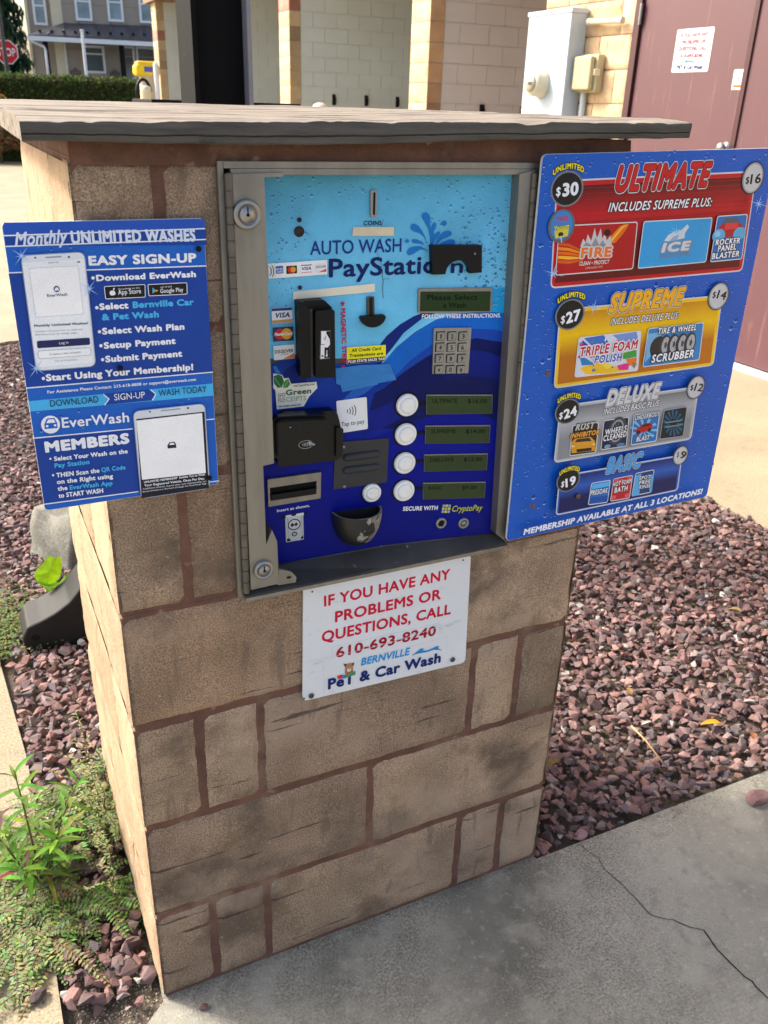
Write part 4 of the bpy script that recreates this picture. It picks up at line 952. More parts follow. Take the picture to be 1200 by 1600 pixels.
g2, f2, c2 = stones(sp2, .0006, .0026); c2 = np.tile(np.array(lin((104, 88, 78))), (len(g2), 1))*rng.uniform(.6, 1.5, (len(g2), 1)); gf = np.concatenate([gf, f2+len(gv)]) if gf.shape[1] == f2.shape[1] else gf; gv = np.concatenate([gv, g2]); gc = np.concatenate([gc, c2])
tag(raw_mesh('grit', gv, gf, gc, M['gravel']), 'fine sandy grit at the foot of the pillar and along the driveway edge', 'grit', kind='stuff')
# ================================================================= PILLAR
PX, PY, ZC, H4 = .8128, .61, .2032, .1016
pil = empty('stone_pillar', (.406, .305, 0), 'tan concrete block pillar with red mortar and weathered grey cap', 'pillar')
FB = [[0, 1, 2, 6, 7, 8], [0, 4, 8], [0, 1, 2, 6, 7, 8], [0, 4, 8], [0, 1, 1.8], [0, 1.8], [0, 1, 1.8]]
FR = {4: [6.3, 8], 5: [6.3, 7, 8], 6: [6.3, 8]}
G = .0037
BT = [(166,142,119),(157,134,114),(172,148,125),(155,133,113),(166,143,121),(162,135,111)]
bw = MB()
def block_front(x0, x1, z0, z1, fr=(0, 0)):
    """front-face block: chamfered slab reaching 60 mm into the wall, slightly uneven face"""
    q_ = R_.uniform(.94, 1.06); c = lin([v*q_ for v in R_.choice(BT)]); nx = max(3, int((x1-x0)/.012)); nz = 16; vs = []; fs = []
    sd = Vector((R_.uniform(0, 50), R_.uniform(0, 50), R_.uniform(0, 50)))
    for j in range(nz+1):
        for i in range(nx+1):
            u = i/nx; v = j/nz; x = x0+(x1-x0)*u; z = z0+(z1-z0)*v
            e = min(x-x0, x1-x, z-z0, z1-z); y = -.0012*noise.noise(Vector((x*14, z*14, 0))+sd)-.0006*noise.noise(Vector((x*60, z*60, 3))+sd)
            if e < 1e-6:
                y += .006
                x += .0028*noise.noise(Vector((x*40, z*40, 5)))+.001*noise.noise(Vector((x*110, z*110, 5))); z += .0028*noise.noise(Vector((x*40, z*40, 9)))+.001*noise.noise(Vector((x*110, z*110, 9)))
            vs.append((x, y, z))
    for j in range(nz):
        for i in range(nx): a = j*(nx+1)+i; fs.append((a, a+1, a+nx+2, a+nx+1))
    bw.add(vs, fs, 0, c, True)
    # returns into the wall
    ring = [j*(nx+1) for j in range(nz+1)]; ring2 = [j*(nx+1)+nx for j in range(nz+1)]; b0 = list(range(nx+1)); t0 = [nz*(nx+1)+i for i in range(nx+1)]
    for chain in (ring, ring2, b0, t0):
        P = [vs[i] for i in chain]; n = len(P); bw.add(P+[(p[0], .05, p[2]) for p in P], [(i, i+1, n+i+1, n+i) for i in range(n-1)], 0, c)
for k, xs in enumerate(FB):
    z0, z1 = k*ZC, (k+1)*ZC
    for a, b in list(zip(xs, xs[1:])):
        block_front(a*H4+(G if a > 0 else .001), b*H4-(G if b < 8 and not (b == 1.8) else .001)-(.004 if b == 1.8 else 0), z0+G, z1-G)
    if k in FR:
        ys = FR[k]
        for a, b in zip(ys, ys[1:]): block_front(a*H4+(G if a > 6.3 else .003), b*H4-(G if b < 8 else .001), z0+G, z1-G)
def block_split(p0, du, n_out, L, z0, z1, mb=None, mi=1, cols=((178,150,118),(174,146,114),(182,156,124)), amp=1, cell=.012):
    """split-faced block on a side wall: rough face pushed outwards"""
    mb = mb or bw; q_ = R_.uniform(.94, 1.05); c = lin([v*q_ for v in R_.choice(cols)]); nu = max(4, int(L/cell)); nz = max(5, int((z1-z0)/cell)); vs = []; fs = []
    sd = Vector((R_.uniform(0, 50), R_.uniform(0, 50), R_.uniform(0, 50)))
    for j in range(nz+1):
        for i in range(nu+1):
            u = i/nu*L; z = z0+(z1-z0)*j/nz; e = min(u, L-u, z-z0, z1-z); f = max(0.0, min(1, e/.018))
            q = Vector((u*9, z*9, 0))+sd; q2 = Vector((u*38, z*38, 0))+sd
            h = amp*f**.6*(.007+.007*noise.noise(q)+.0045*noise.noise(q2)+.0025*noise.noise(q2*2.3))-.001
            vs.append(Vector(p0)+Vector(du)*u+Vector((0, 0, z))+Vector(n_out)*h)
    for j in range(nz):
        for i in range(nu): a = j*(nu+1)+i; fs.append((a, a+1, a+nu+2, a+nu+1))
    mb.add(vs, fs, mi, c, True)
for k in range(7):
    z0, z1 = k*ZC+G, (k+1)*ZC-G
    for st, L in (((.002, .4), (.41, .198)) if k % 2 else ((.002, .197), (.209, .399))):
        block_split((0, st, 0), (0, 1, 0), (-1, 0, 0), L, z0+.002, z1-.002, None, 1, ((170,145,117),(164,140,112),(176,151,123)), .5)
        block_split((PX, st, 0), (0, 1, 0), (1, 0, 0), L, z0, z1)
    for st, L in (((.002, .4), (.41, .4)) if k % 2 else ((.002, .197), (.209, .396), (.615, .196))):
        block_split((st, PY, 0), (1, 0, 0), (0, 1, 0), L, z0, z1)
bw.build('block_wall', [M['block'], M['split']], pil, fix=False)
mm = MB(); e = .0042
mm.box((e, .1, 0), (PX-e, PY-e, 1.424)); mm.box((e, e, 0), (PX-e, .0995, .8128)); mm.box((e, e, .8133), (.1795, .0993, 1.424)); mm.box((.6425, e, .8133), (PX-e, .0993, 1.424))
# bed of mortar under the cap, uneven
n = 60; vs = []; fs = []
for i in range(n+1):
    x = .004+(PX-.008)*i/n; d = .002*noise.noise(Vector((x*18, 0, 0)))
    vs += [(x, -.001+d, 1.4155+.0015*noise.noise(Vector((x*30, 4, 0)))), (x, .004+d, 1.452)]
for i in range(n): fs.append((2*i, 2*i+2, 2*i+3, 2*i+1))
mm.add(vs, fs); mm.box((.004, .006, 1.4245), (PX-.004, PY-.004, 1.452))
mm.build('mortar', M['mortar'], pil)
# smear of grout pushed into the joints: raised wobbly beads
def cap_top(x, y): return 1.4635+.018*max(0, min(1, (x+.05)/.93))+(.014*(1-max(0, min(1, (x)/.9)))+.001)*max(0, min(1, (y+.04)/.7))
cx0, cx1, cy0, cy1 = -.047, .886, -.034, .705
cm = MB(); nx, ny = 190, 60; vs = []; fs = []
for j in range(ny+1):
    for i in range(nx+1):
        u = i/nx; v = j/ny; x = cx0+(cx1-cx0)*u; y = cy0+(cy1-cy0)*v
        gr = noise.noise(Vector((x*2.2, y*34, 1)))*.003+noise.noise(Vector((x*9, y*16, 11)))*.0012+noise.noise(Vector((x*7, y*90, 2)))*.0012-max(0, noise.noise(Vector((x*2.6, y*22, 7)))-.35)*.012
        z = cap_top(x, y)+gr
        if j <= 1: z -= (.0025+.0022*max(0, noise.noise(Vector((x*17, 0, 4))))+.0022*max(0, noise.noise(Vector((x*60, 0, 9)))))*(1, .4)[j]; 
        if j == 0 and .575 < x < .63: z -= .004*math.sin((x-.575)/.055*PI)
        vs.append((x, y+(.0018*noise.noise(Vector((x*11, 3, 3))) if j == 0 else 0), z))
for j in range(ny):
    for i in range(nx): a = j*(nx+1)+i; fs.append((a, a+1, a+nx+2, a+nx+1))
cm.add(vs, fs, 0, None, True)
def cap_bot(x): return 1.4415+.016*max(0, (x+.05)/.93)**1.3-.004*math.sin(max(0, min(1, x/.55))*PI)+.0012*noise.noise(Vector((x*26, 1, 1)))
vs = []; fs = []
for i in range(nx+1):
    t = Vector(cm.v[i]); b = cap_bot(t.x); h = t.z-b; y = t.y
    prof = [(0, t.z), (-.0012, t.z-.003), (-.0008, b+h*.42), (.0022, b+h*.39), (.0022, b+h*.36), (-.0004, b+h*.33), (.001, b+.002), (.004, b)]
    vs += [(t.x, y+dy+.0012*noise.noise(Vector((t.x*40, z*120, 0)))+.001*noise.noise(Vector((t.x*9, z*160, 5))), z) for dy, z in prof]
p_ = 8
for i in range(nx):
    for k in range(p_-1): fs.append((i*p_+k, (i+1)*p_+k, (i+1)*p_+k+1, i*p_+k+1))
cm.add(vs, fs, 1, None, False)
for xx, ii in ((cx0, 0), (cx1, nx)):
    col_ = [Vector(cm.v[j*(nx+1)+ii]) for j in range(ny+1)]; vs = []
    for q in col_: b = cap_bot(xx)+.014*max(0, (q.y+.04)/.7)*(1 if ii == 0 else 0); vs += [q, (q.x+.001*noise.noise(Vector((0, q.y*60, 0))), q.y, b+(q.z-b)*.4), (q.x, q.y, b)]
    cm.add(vs, [(3*j+k, 3*j+3+k, 3*j+4+k, 3*j+1+k) for j in range(ny) for k in range(2)], 0 if ii == 0 else 1)
B4 = [(cx0, cy0+.004, cap_bot(cx0)), (cx1, cy0+.004, cap_bot(cx1)), (cx1, cy1, cap_bot(cx1)), (cx0, cy1, cap_bot(cx0)+.014)]
cm.add(B4, [(0, 1, 2, 3)], 1)
bk = [cm.v[ny*(nx+1)+i] for i in range(nx+1)]; cm.add(bk+[(q[0], q[1], q[2]-.022) for q in bk], [(i, i+1, nx+2+i, nx+1+i) for i in range(nx)], 1)
cm.build('cap_slab', [M['cap'], M['cap_edge']], pil, fix=False)
# ================================================================= SIGNS
def flat_to3(x0, y, z0): return lambda s, w_, d: Vector((x0+s/1000, y-d, z0+w_/1000))
def make_sign(name, label, cat, outline, to3, thick, radius, base, art, matp, drops=None, sheet_mat='sign_white', screws=(), holes=(), screwmat=None, sr=.0042):
    c = to3(sum(p[0] for p in outline)/4, min(p[1] for p in outline), 0)
    root = empty(name, c, label, cat)
    mb = MB(); q = rounded(outline, radius); mb.prism([to3(a, b, 0) for a, b in q], to3(0, 0, -thick)-to3(0, 0, 0), 0)
    pr = Print(to3, mb, 1)
    if base: pr.poly(rounded(inset(outline, .35), radius), base)
    if drops:
        for d in drops: pr.drops(*d)
    for it in art: pr.item(it)
    for x, y in holes: pr.d += 1e-5; pr.poly([(x+1.6*math.cos(k*.6), y+1.6*math.sin(k*.6)) for k in range(10)], (30, 30, 32))
    mb.build('panel', [M[sheet_mat], M[matp]], root, fix=False)
    nrm = to3(0, 0, 1)-to3(0, 0, 0)
    for x, y in screws: screw(root, root, to3(x, y, pr.d+.0001), nrm, sr, screwmat)
    return root
oL = HW['left_corners']; oL = [oL[3], oL[2], oL[1], oL[0]]
make_sign('membership_sign', 'blue sign with two pictured phones and sign-up steps at the upper left of the pillar', 'sign',
    oL, flat_to3(-.0785, -.008, 1.0015), .003, 6, (8, 96, 196), ART_LEFT, 'print',
    [([(2, 285), (228, 285), (228, 352), (2, 352)], 300, (.3, 1.7), (4, 56, 146), (130, 186, 252), 3), ([(4, 60), (226, 60), (226, 160), (4, 160)], 170, (.3, 2.2), (4, 56, 146), (130, 186, 252), 5)], screws=HW['left_screws'], screwmat=M['dark'], sr=.0036)
oP = HW['phone_corners']; oP = [oP[3], oP[2], oP[1], oP[0]]
make_sign('help_sign', 'white sign with red help phone number screwed to the pillar below the pay panel', 'sign',
    oP, flat_to3(.274, -.005, .583), .003, 11, None, ART_PHONE, 'print_worn', screws=HW['phone_screws'], holes=HW['phone_holes'], sr=.0048)
oR = HW['price_corners']; oR = [oR[3], oR[2], oR[1], oR[0]]
make_sign('price_sign', 'large blue price board with four wash packages overhanging the right side of the pillar', 'sign',
    oR, flat_to3(.638, -.025, .825), .004, 9, (2, 88, 192), ART_PRICE, 'print',
    [(oR, 2600, (.6, 2.0), (2, 50, 140), (140, 196, 255), 2), (oR, 130, (1.6, 4.6), (2, 54, 146), (150, 204, 255), 9)], screws=HW['price_screws'], screwmat=mat('rusty_screw', (120, 92, 78), .7, .4, var=.3, scale=300), sr=.0046)
# brackets that hold the board off the wall are hidden behind it
# ================================================================= PAY PANEL
AN = .0742224
AX = Vector((math.cos(AN), -math.sin(AN), 0)); NO = Vector((-math.sin(AN), -math.cos(AN), 0)); PO = Vector((.24, .035, .84))
def PP(s, w_, d=0): return PO+AX*(s/1000)+Vector((0, 0, w_/1000))+NO*d     # panel millimetres, d metres towards the viewer
def FP(s, w_, d=0): return Vector((.24+s/1000, -.012-d, .84+w_/1000))
ks = empty('pay_station', (.41, 0, .815), 'steel framed pay panel with blue face and round white buttons set into the pillar', 'payment machine')
def part(mb, name, mats, parent=None): return mb.build(name, mats, parent or ks, ks, fix=False)
def pprism(mb, pts, d0, d1, mi=0, f=PP): mb.prism([f(a, b, d0) for a, b in pts], f(0, 0, d1)-f(0, 0, d0), mi)
def quad_map(q): # unit square (0..100) to the measured quad given TL, TR, BR, BL
    TL, TR, BR, BL = [Vector(p) for p in q[:4]]
    def f(u, v): u /= 100; v /= 100; return (BL*(1-u)+BR*u)*(1-v)+(TL*(1-u)+TR*u)*v
    return f
# frame: flange, strips and the dirty ledge below the face
m = MB()
pprism(m, HW['strip'], -.040, .0, 0, FP)
m2 = [HW['rstrip'][i] for i in (0, 1, 2, 3)]; pprism(m, m2, -.030, .0, 0, FP)
m.box((.188, -.0085, 1.4055), (.640, .03, 1.4125))
m.box((.1725, -.006, .812), (.1795, .02, 1.421)); m.box((.1797, -.0075, 1.4130), (.6455, .01, 1.4208)); m.box((.6425, -.006, .812), (.6485, .02, 1.4206)); m.box((.1797, -.021, .8105), (.6423, .02, .8165))
part(m, 'frame', M['steel'])
m = MB(); A = [PP(-30, -9, 0), PP(187, -2.5, 0), PP(396, -11, 0)]; B = [Vector((.181, -.0175, .8185)), Vector((.41, -.0175, .8188)), Vector((.642, -.0175, .8185))]
m.add(A+B, [(0, 1, 4, 3), (1, 2, 5, 4)]); m.add(B+[b-Vector((0, 0, .003)) for b in B], [(0, 1, 4, 3), (1, 2, 5, 4)])
m.tube([p+NO*.001 for p in A], .0016, 6)
part(m, 'ledge', M['steel_dark'])
m = MB(); m.box((.181, .048, .82), (.641, .098, 1.411)); part(m, 'housing', M['steel_dark'])
for x, nm in ((.1835, 'hinge'), (.6375, 'hinge')):
    m = MB(); n = 30; z0, z1 = .822, 1.408
    xt, xb = (.1835, .1835) if x < .4 else (.6285, .6455)
    for k in range(n):
        a = z0+(z1-z0)*k/n; b = z0+(z1-z0)*(k+1)/n-.0011; f = lambda z: xb+(xt-xb)*(z-z0)/(z1-z0)
        m.cyl((f(a), -.0125, a), (f(b), -.0125, b), .0052, 12)
    m.cyl((xb, -.0118, z0), (xt, -.0118, z1), .0038, 8)
    part(m, 'hinge', M['hinge'])
for i in (0, 2):
    c = FP(*HW['lock'][i]); m = MB(); r = .0185 if i == 0 else .0155
    m.lathe(c, (0, -1, 0), [(r, 0), (r, .003), (r*.94, .006), (r*.72, .0075), (r*.66, .0045), (r*.60, .0042), (.001, .0042)], 32)
    m.lathe(c, (0, -1, 0), [(r*.56, .0044), (r*.55, .007), (.0001, .0072)], 24)
    m.box((c.x-.0008, c.y-.0074, c.z-.001), (c.x+.0008, c.y-.0071, c.z+r*.5), 1)
    m.lathe(c, (0, -1, 0), [(.0022, .0072), (.0022, .0074), (.0001, .0075)], 10, 1)
    part(m, 'lock', [M['key'], M['dark']])
m = MB(); pprism(m, HW['foot'], -.004, .0005, 0, FP); h = HW['foot_hole']; c = FP((h[0][0]+h[1][0])/2, h[0][1], .0008)
m.add([c+Vector((.0042*math.cos(k*.5236), 0, .0021*math.sin(k*.5236))) for k in range(12)], [tuple(range(12))], 1); part(m, 'bracket_foot', [M['steel'], M['dark']])
# printed face
mb = MB(); ol = HW['outline']; pprism(mb, ol, -.003, 0, 0)
pr = Print(PP, mb, 1)
for i, it in enumerate(ART_PANEL):
    pr.item(it)
    if i == 2:
        pr.drops([(-4, 440), (385, 420), (379, 562), (-4, 560)], 520, (.5, 2.6), (58, 138, 188), (150, 214, 248), 4, lambda x, y: not (70 < x < 235 and y < 535) or (y > 530))
        pr.drops([(290, 380), (388, 380), (384, 520), (290, 520)], 330, (.5, 3.0), (58, 138, 188), (150, 214, 248), 6)
        pr.drops([(-2, 300), (60, 300), (55, 450), (-2, 450)], 160, (.5, 1.6), (58, 138, 188), (140, 208, 246), 8)
part(mb, 'face_panel', [M['steel_dark'], M['print_worn']])
# holes where fittings were removed
for (x, y), r in zip(HW['holes'], (.0033, .0072, .0030)):
    m = MB(); m.lathe(PP(x, y, .0012), NO, [(r, 0), (r*.92, .0008), (r*.8, .0001), (.0001, .0001)], 18); part(m, 'plug', mat('rusty_plug', (52, 40, 36), .7, .3, var=.4, scale=200))
D0 = .0016
def stick(name, quad, art, base=(240, 242, 244), d=.0019, r=1.0, edge=.00012, parent=None, matp='print'):
    q = quad[:4]; f = quad_map(q); mb = MB(); o = [tuple(q[3]), tuple(q[2]), tuple(q[1]), tuple(q[0])]
    pprism(mb, rounded(o, r), d-edge*2, d, 0)
    p = Print(lambda u, v, dd: PP(*f(u, v), dd), mb, 1, d+.00005, .00003)
    if base: p.poly([(0.6, 1), (99.4, 1), (99.4, 99), (0.6, 99)], base)
    for it in art: p.item(it)
    return part(mb, name, [M['sign_white'], M[matp]], parent)
T = lambda t, x, y, wd, cap, col, **o: ('T', t, x, y, wd, cap, 0, col, o)
E = lambda col, x, y, rx, ry: ('E', col, x, y, rx, ry, None, 0)
P = lambda col, *p: ('P', col, list(p))
m = MB(); f = lambda s: s
pprism(m, rounded(HW['coinslot'][::-1], 2.5), .0008, .004, 0); cs = HW['coinslot']; xm = (cs[0][0]+cs[1][0])/2+.3
pprism(m, [(xm-.9, cs[2][1]+3), (xm+2.2, cs[2][1]+3), (xm+2.2, cs[0][1]-3), (xm-.9, cs[0][1]-3)], .004, .0042, 1); part(m, 'coin_slot', [M['key'], M['dark']])
def tape(quad, matt, d=.0018, wob=.4):
    m = MB(); q = [Vector(p) for p in quad]; n = 14; top = []; bot = []
    for k in range(n+1):
        t = k/n; j = Vector((0, R_.uniform(-wob, wob)*.4)); top.append(q[0].lerp(q[1], t)+j); bot.append(q[3].lerp(q[2], t)+Vector((0, R_.uniform(-wob, wob)*.4)))
    pprism(m, [tuple(p) for p in bot]+[tuple(p) for p in top[::-1]], d-.0003, d); return part(m, 'tape', matt)
tape(HW['tape_coins'], M['tape']); tape(HW['tape_cream'], mat('cream_tape', (232, 226, 206), .6, var=.05))
bt = HW['bluetape']; m = MB(); pprism(m, [bt[0], (140, 303), bt[1], bt[2], bt[3], bt[4], (140, 268), bt[5], bt[6], bt[7]][::-1], .0019, .0022); part(m, 'tape', mat('blue_tape', (40, 124, 196), .75, var=.14, scale=30, stretch=(1, 1, 5), bump=.0006, bscale=60))
# card logos strip and stickers
stick('card_sticker', HW['cards'], [P((24, 26, 30), (2, 20), (4, 34), (4, 66), (2, 80), (3.4, 80), (5.6, 66), (5.6, 34), (3.4, 20)), P((24, 26, 30), (5.6, 10), (8, 34), (8, 66), (5.6, 90), (7, 90), (9.4, 66), (9.4, 34), (7, 10)),
    P((120, 122, 128), (10.6, 4), (11, 4), (11, 96), (10.6, 96)), P((30, 100, 180), (12.5, 30), (25, 30), (25, 80), (12.5, 80)), T('AM EX', 13.2, 52, 11, 14, (236, 240, 246), bold=.03), T('CARD', 14, 36, 10, 12, (236, 240, 246), bold=.03),
    P((22, 24, 30), (30, 24), (48, 24), (48, 76), (30, 76)), E((214, 40, 40), 36.5, 50, 4.4, 20), E((240, 160, 40), 41.5, 50, 4.4, 20), P((250, 250, 252), (55, 24), (73, 24), (73, 76), (55, 76)), P((40, 60, 150), (55, 70), (73, 70), (73, 76), (55, 76)), P((210, 60, 60), (55, 24), (73, 24), (73, 28), (55, 28)), T('VISA', 56, 40, 16, 24, (40, 52, 120), bold=.03, shear=.2),
    P((232, 234, 238), (79, 20), (98, 20), (98, 78), (79, 78)), T('DISCOVER', 80, 50, 17, 13, (50, 50, 58), bold=.03), P((220, 80, 70), (84, 20), (98, 20), (98, 40))], r=1.5)
stick('card_sticker', HW['visa'], [P((36, 50, 130), (1, 80), (99, 80), (99, 98), (1, 98)), T('VISA', 18, 34, 68, 34, (30, 42, 120), bold=.04, shear=.22), P((214, 150, 70), (1, 2), (99, 2), (99, 20), (1, 20))])
stick('card_sticker', HW['mc'], [E((206, 40, 46), 34, 50, 26, 38), E((236, 170, 50), 66, 50, 26, 38), T('MasterCard', 8, 40, 86, 22, (250, 250, 250), bold=.04, shear=.15)], base=(34, 40, 92))
stick('card_sticker', HW['disc'], [P((220, 130, 60), (40, 2), (99, 2), (99, 40)), T('DISCOVER', 6, 46, 88, 24, (24, 26, 32), bold=.03), E((224, 130, 50), 46.5, 57, 6, 11), T('NETWORK', 34, 32, 36, 9, (40, 42, 50))])
stick('tax_sticker', HW['yellow'], [P((240, 230, 20), (1, 28), (99, 28), (99, 99), (1, 99)), P((16, 17, 20), (1, 1), (99, 1), (99, 28), (1, 28)), T('All Credit Card', 12, 70, 76, 19, (20, 20, 22), bold=.035, shear=.12), T('Transactions are', 7, 40, 86, 19, (20, 20, 22), bold=.035, shear=.12), T('PLUS STATE SALES TAX', 3, 7, 95, 16, (244, 244, 244), bold=.04)], d=.0026)
gq = HW['green']; mb = MB(); pprism(mb, gq[::-1], .0018, .0021, 0); p = Print(PP, mb, 1, .0022)
p.poly(inset(gq[::-1], .4), (226, 228, 220)); p.poly([(9.6, 296), (16, 298.5), (22, 296), (24.5, 288), (21.5, 279), (15, 279), (10, 286)], (40, 110, 62)); p.poly([(23, 278), (24, 287), (31, 291), (34, 283), (30, 278)], (74, 150, 60)); p.d += 1e-5
for a, b in (((11, 294), (20, 280)), ((32, 289), (24, 279))): p.item(('S', (190, 220, 190), [a, b], .4))
p.text('myCryptoPay.com', 39, 278.4, 31, 3.0, .01, (30, 34, 30), {'bold': .02}); p.text('GO', 15.5, 265.5, 10.5, 5.2, 0, (90, 96, 88), {'bold': .02}); p.text('Green', 27, 266.5, 38, 8.4, .0, (70, 104, 62), {'bold': .035}); p.text('RECEIPTS', 15.5, 257.0, 42, 7.2, 0, (160, 166, 156), {'bold': .02}); p.text('Get receipts online 24/7', 15.6, 250.0, 34, 2.6, 0, (36, 38, 36), {'bold': .02})
part(mb, 'receipt_sticker', [M['sign_white'], M['print_worn']])
wv = []
for i, rr_ in enumerate((9, 15, 21, 27)):
    aa = [(-.62+k*1.24/8) for k in range(9)]; cx = 26+i*3
    wv.append(P((26, 28, 32), *([(cx+(rr_+1.6)*math.cos(a), 64+(rr_+1.6)*math.sin(a)*1.02) for a in aa]+[(cx+(rr_-1.2)*math.cos(a), 64+(rr_-1.2)*math.sin(a)*1.02) for a in aa[::-1]])))
stick('tap_sticker', HW['tap'], wv+[T('Tap to pay', 11, 20, 78, 13, (44, 46, 50), bold=.005)], base=(232, 234, 238), r=3, d=.0022)
# swipe reader
sw = HW['swipe']; ss = HW['swipe_slot']; m = MB()
pprism(m, rounded([(44, 298), (92, 297), (92, 392), (80, 403), (42, 403)], 3), .0005, .016)
pprism(m, rounded([sw[4], (ss[3][0]-1.5, ss[3][1]), (ss[0][0]-1.5, ss[0][1]-2), (50, 403), sw[0]], 3), .016, .0265)
pprism(m, rounded([(ss[2][0]+1, ss[2][1]), sw[3], (sw[2][0], sw[2][1]-2), (ss[1][0]+1.5, ss[1][1]-1)], 3), .016, .0285)
part(m, 'card_swipe_reader', M['black']); m = MB(); pprism(m, [ss[3], ss[2], ss[1], ss[0]], .012, .0195); swr = part(m, 'swipe_slot', M['steel_dark'])
stick('swipe_sticker', HW['swipe_label'], [], base=(18, 19, 22), d=.0290, r=.5); sl_ = HW['swipe_label']; f = quad_map(sl_); mb = MB(); p = Print(lambda u, v, d: PP(*f(u, v), d), mb, 0, .0294)
for it in [P((222, 224, 226), (6, 2), (44, 2), (44, 52), (6, 52)), P((232, 234, 236), (8, 54), (56, 54), (56, 100), (8, 100)), P((226, 228, 230), (40, 96), (62, 88), (92, 70), (96, 50), (74, 40), (44, 42), (40, 58), (28, 76), (36, 84)), P((24, 26, 28), (30, 80), (44, 70), (52, 84), (56, 82), (46, 66), (34, 74)), P((24, 26, 28), (16, 8), (34, 8), (34, 14), (16, 14)), P((222, 224, 226), (64, 30), (72, 30), (72, 14), (80, 14), (68, 4), (56, 14), (64, 14))]: p.item(it)
p.item(('T', 'Faceless stripe this side', 88, 4, 96, 8, PI/2, (170, 40, 48), {'bold': .02})) if False else None
part(mb, 'swipe_symbol', M['print'])
# coin return
lv = HW['lever']; m = MB(); pprism(m, rounded([lv[3], lv[2], lv[1], lv[0]], 1), .0006, .004, 1); pprism(m, [(lv[3][0]+3.4, lv[3][1]), (lv[2][0]-2.6, lv[3][1]), (lv[1][0]-2.6, lv[1][1]-1), (lv[0][0]+3.4, lv[1][1]-1)], .004, .0043, 0)
cx, cy = 156.3, 373.8; arc_ = [(cx+19*math.cos(PI+k*PI/16), cy+15*math.sin(PI+k*PI/16)+0) for k in range(17)]
pprism(m, arc_+[(cx+17, cy+2), (cx-17, cy+1.5)], .0006, .009, 0); part(m, 'coin_return_button', [M['black'], M['steel_dark']])
bx = HW['bracket']; m = MB(); x0, x1, y0, y1 = 241, 322, 430.5, 471
arc_ = [(284+19.5*math.cos(PI-k*PI/14), y0+19*math.sin(PI-k*PI/14)) for k in range(15)]
pprism(m, rounded([(x0+3, y0)]+[(264, y0)], 0)+arc_+[(x1+1, y0+.5), (x1-2, y1-1.5), (x0, y1)], .001, .012, 0); m.lathe(PP(309.5, 458, .0121), NO, [(.0017, 0), (.0017, .0006), (.0001, .0008)], 10, 1); 
part(m, 'scanner_bracket', [M['black'], M['key']])
# displays
def display(outer, glass, lines, gm, d=.004, rim=1.2, r=2.5, name='display'):
    m = MB(); o = rounded([outer[3], outer[2], outer[1], outer[0]], r); g_ = [glass[3], glass[2], glass[1], glass[0]]
    O3 = [PP(a, b, d) for a, b in o]; pprism(m, o, .0004, d, 0)
    pprism(m, inset(g_, -.3), d, d+.0002, 2); pprism(m, g_, d+.0002, d+.0004, 1)
    f = quad_map(glass); p = Print(lambda u, v, dd: PP(*f(u, v), dd), m, 3, d+.0005)
    for t, x, y, wd, cap, c in lines: p.text(t, x, y, wd, cap, 0, c, {'bold': .01})
    return part(m, name, [M['steel'], gm, M['dark'], M['ink']])
def dots(q): return q
display(HW['lcd'], HW['lcd_glass'], [('Please Select', 9, 58, 72, 27, (14, 28, 12)), ('a Wash', 32, 18, 33, 26, (14, 28, 12))], M['lcd_dark'])
for k, (a, b) in enumerate((('ULTIMATE', '$16.00'), ('SUPREME', '$14.00'), ('DELUXE', '$12.00'), ('BASIC', '$9.00'))):
    q = [Vector(v) for v in HW['d%d' % k]]; c = sum(q, Vector((0, 0)))/4; gl = [c+(v-c)*Vector((.985, .985)).x+Vector((0, -1.1 if i < 2 else .4)) for i, v in enumerate(q)]
    display([tuple(v+Vector((0, .8)) if i < 2 else tuple(v)) for i, v in enumerate(q)], [tuple(v) for v in gl], [(a, 8, 62, 38 if k < 3 else 22, 24, (25, 36, 19)), (b, 62, 60, 30 if k < 3 else 24, 24, (25, 36, 19))], M['lcd'], d=.003, r=.6)
# keypad
kp = HW['keypad']; m = MB(); pprism(m, rounded([(256, 281), (317, 278), (317, 348.5), (254.5, 351.5)], 2), .0005, .004); kpo = part(m, 'keypad', M['key'])
for i, (x, y) in enumerate(HW['keys']):
    m = MB(); ch = '123456789*0#'[i]; y += -1.4+.0; hx, hy = 7.4, 6.9
    pprism(m, rounded([(x-hx, y-hy), (x+hx, y-hy), (x+hx, y+hy), (x-hx, y+hy)], 1.2), .004, .0043, 1)
    pprism(m, rounded([(x-hx+1.1, y-hy+1.1), (x+hx-1.1, y-hy+1.1), (x+hx-1.1, y+hy-1.1), (x-hx+1.1, y+hy-1.1)], 1.2), .0043, .0060, 0)
    pprism(m, rounded([(x-hx+2.2, y-hy+2.2), (x+hx-2.2, y-hy+2.2), (x+hx-2.2, y+hy-2.2), (x-hx+2.2, y+hy-2.2)], 1), .0060, .0064, 0)
    p = Print(PP, m, 2, .0066); wd = 2.2 if ch == '1' else 4.6
    if ch == '*': p.text('x', x-2.4, y-2.6, 4.8, 6.6, 0, (30, 30, 32), {'bold': .02})
    else: p.text(ch, x-wd/2, y-3.4, wd, 6.6, 0, (30, 30, 32), {'bold': .02})
    m.build('key', [M['key'], M['dark'], M['print']], kpo, ks, fix=False)
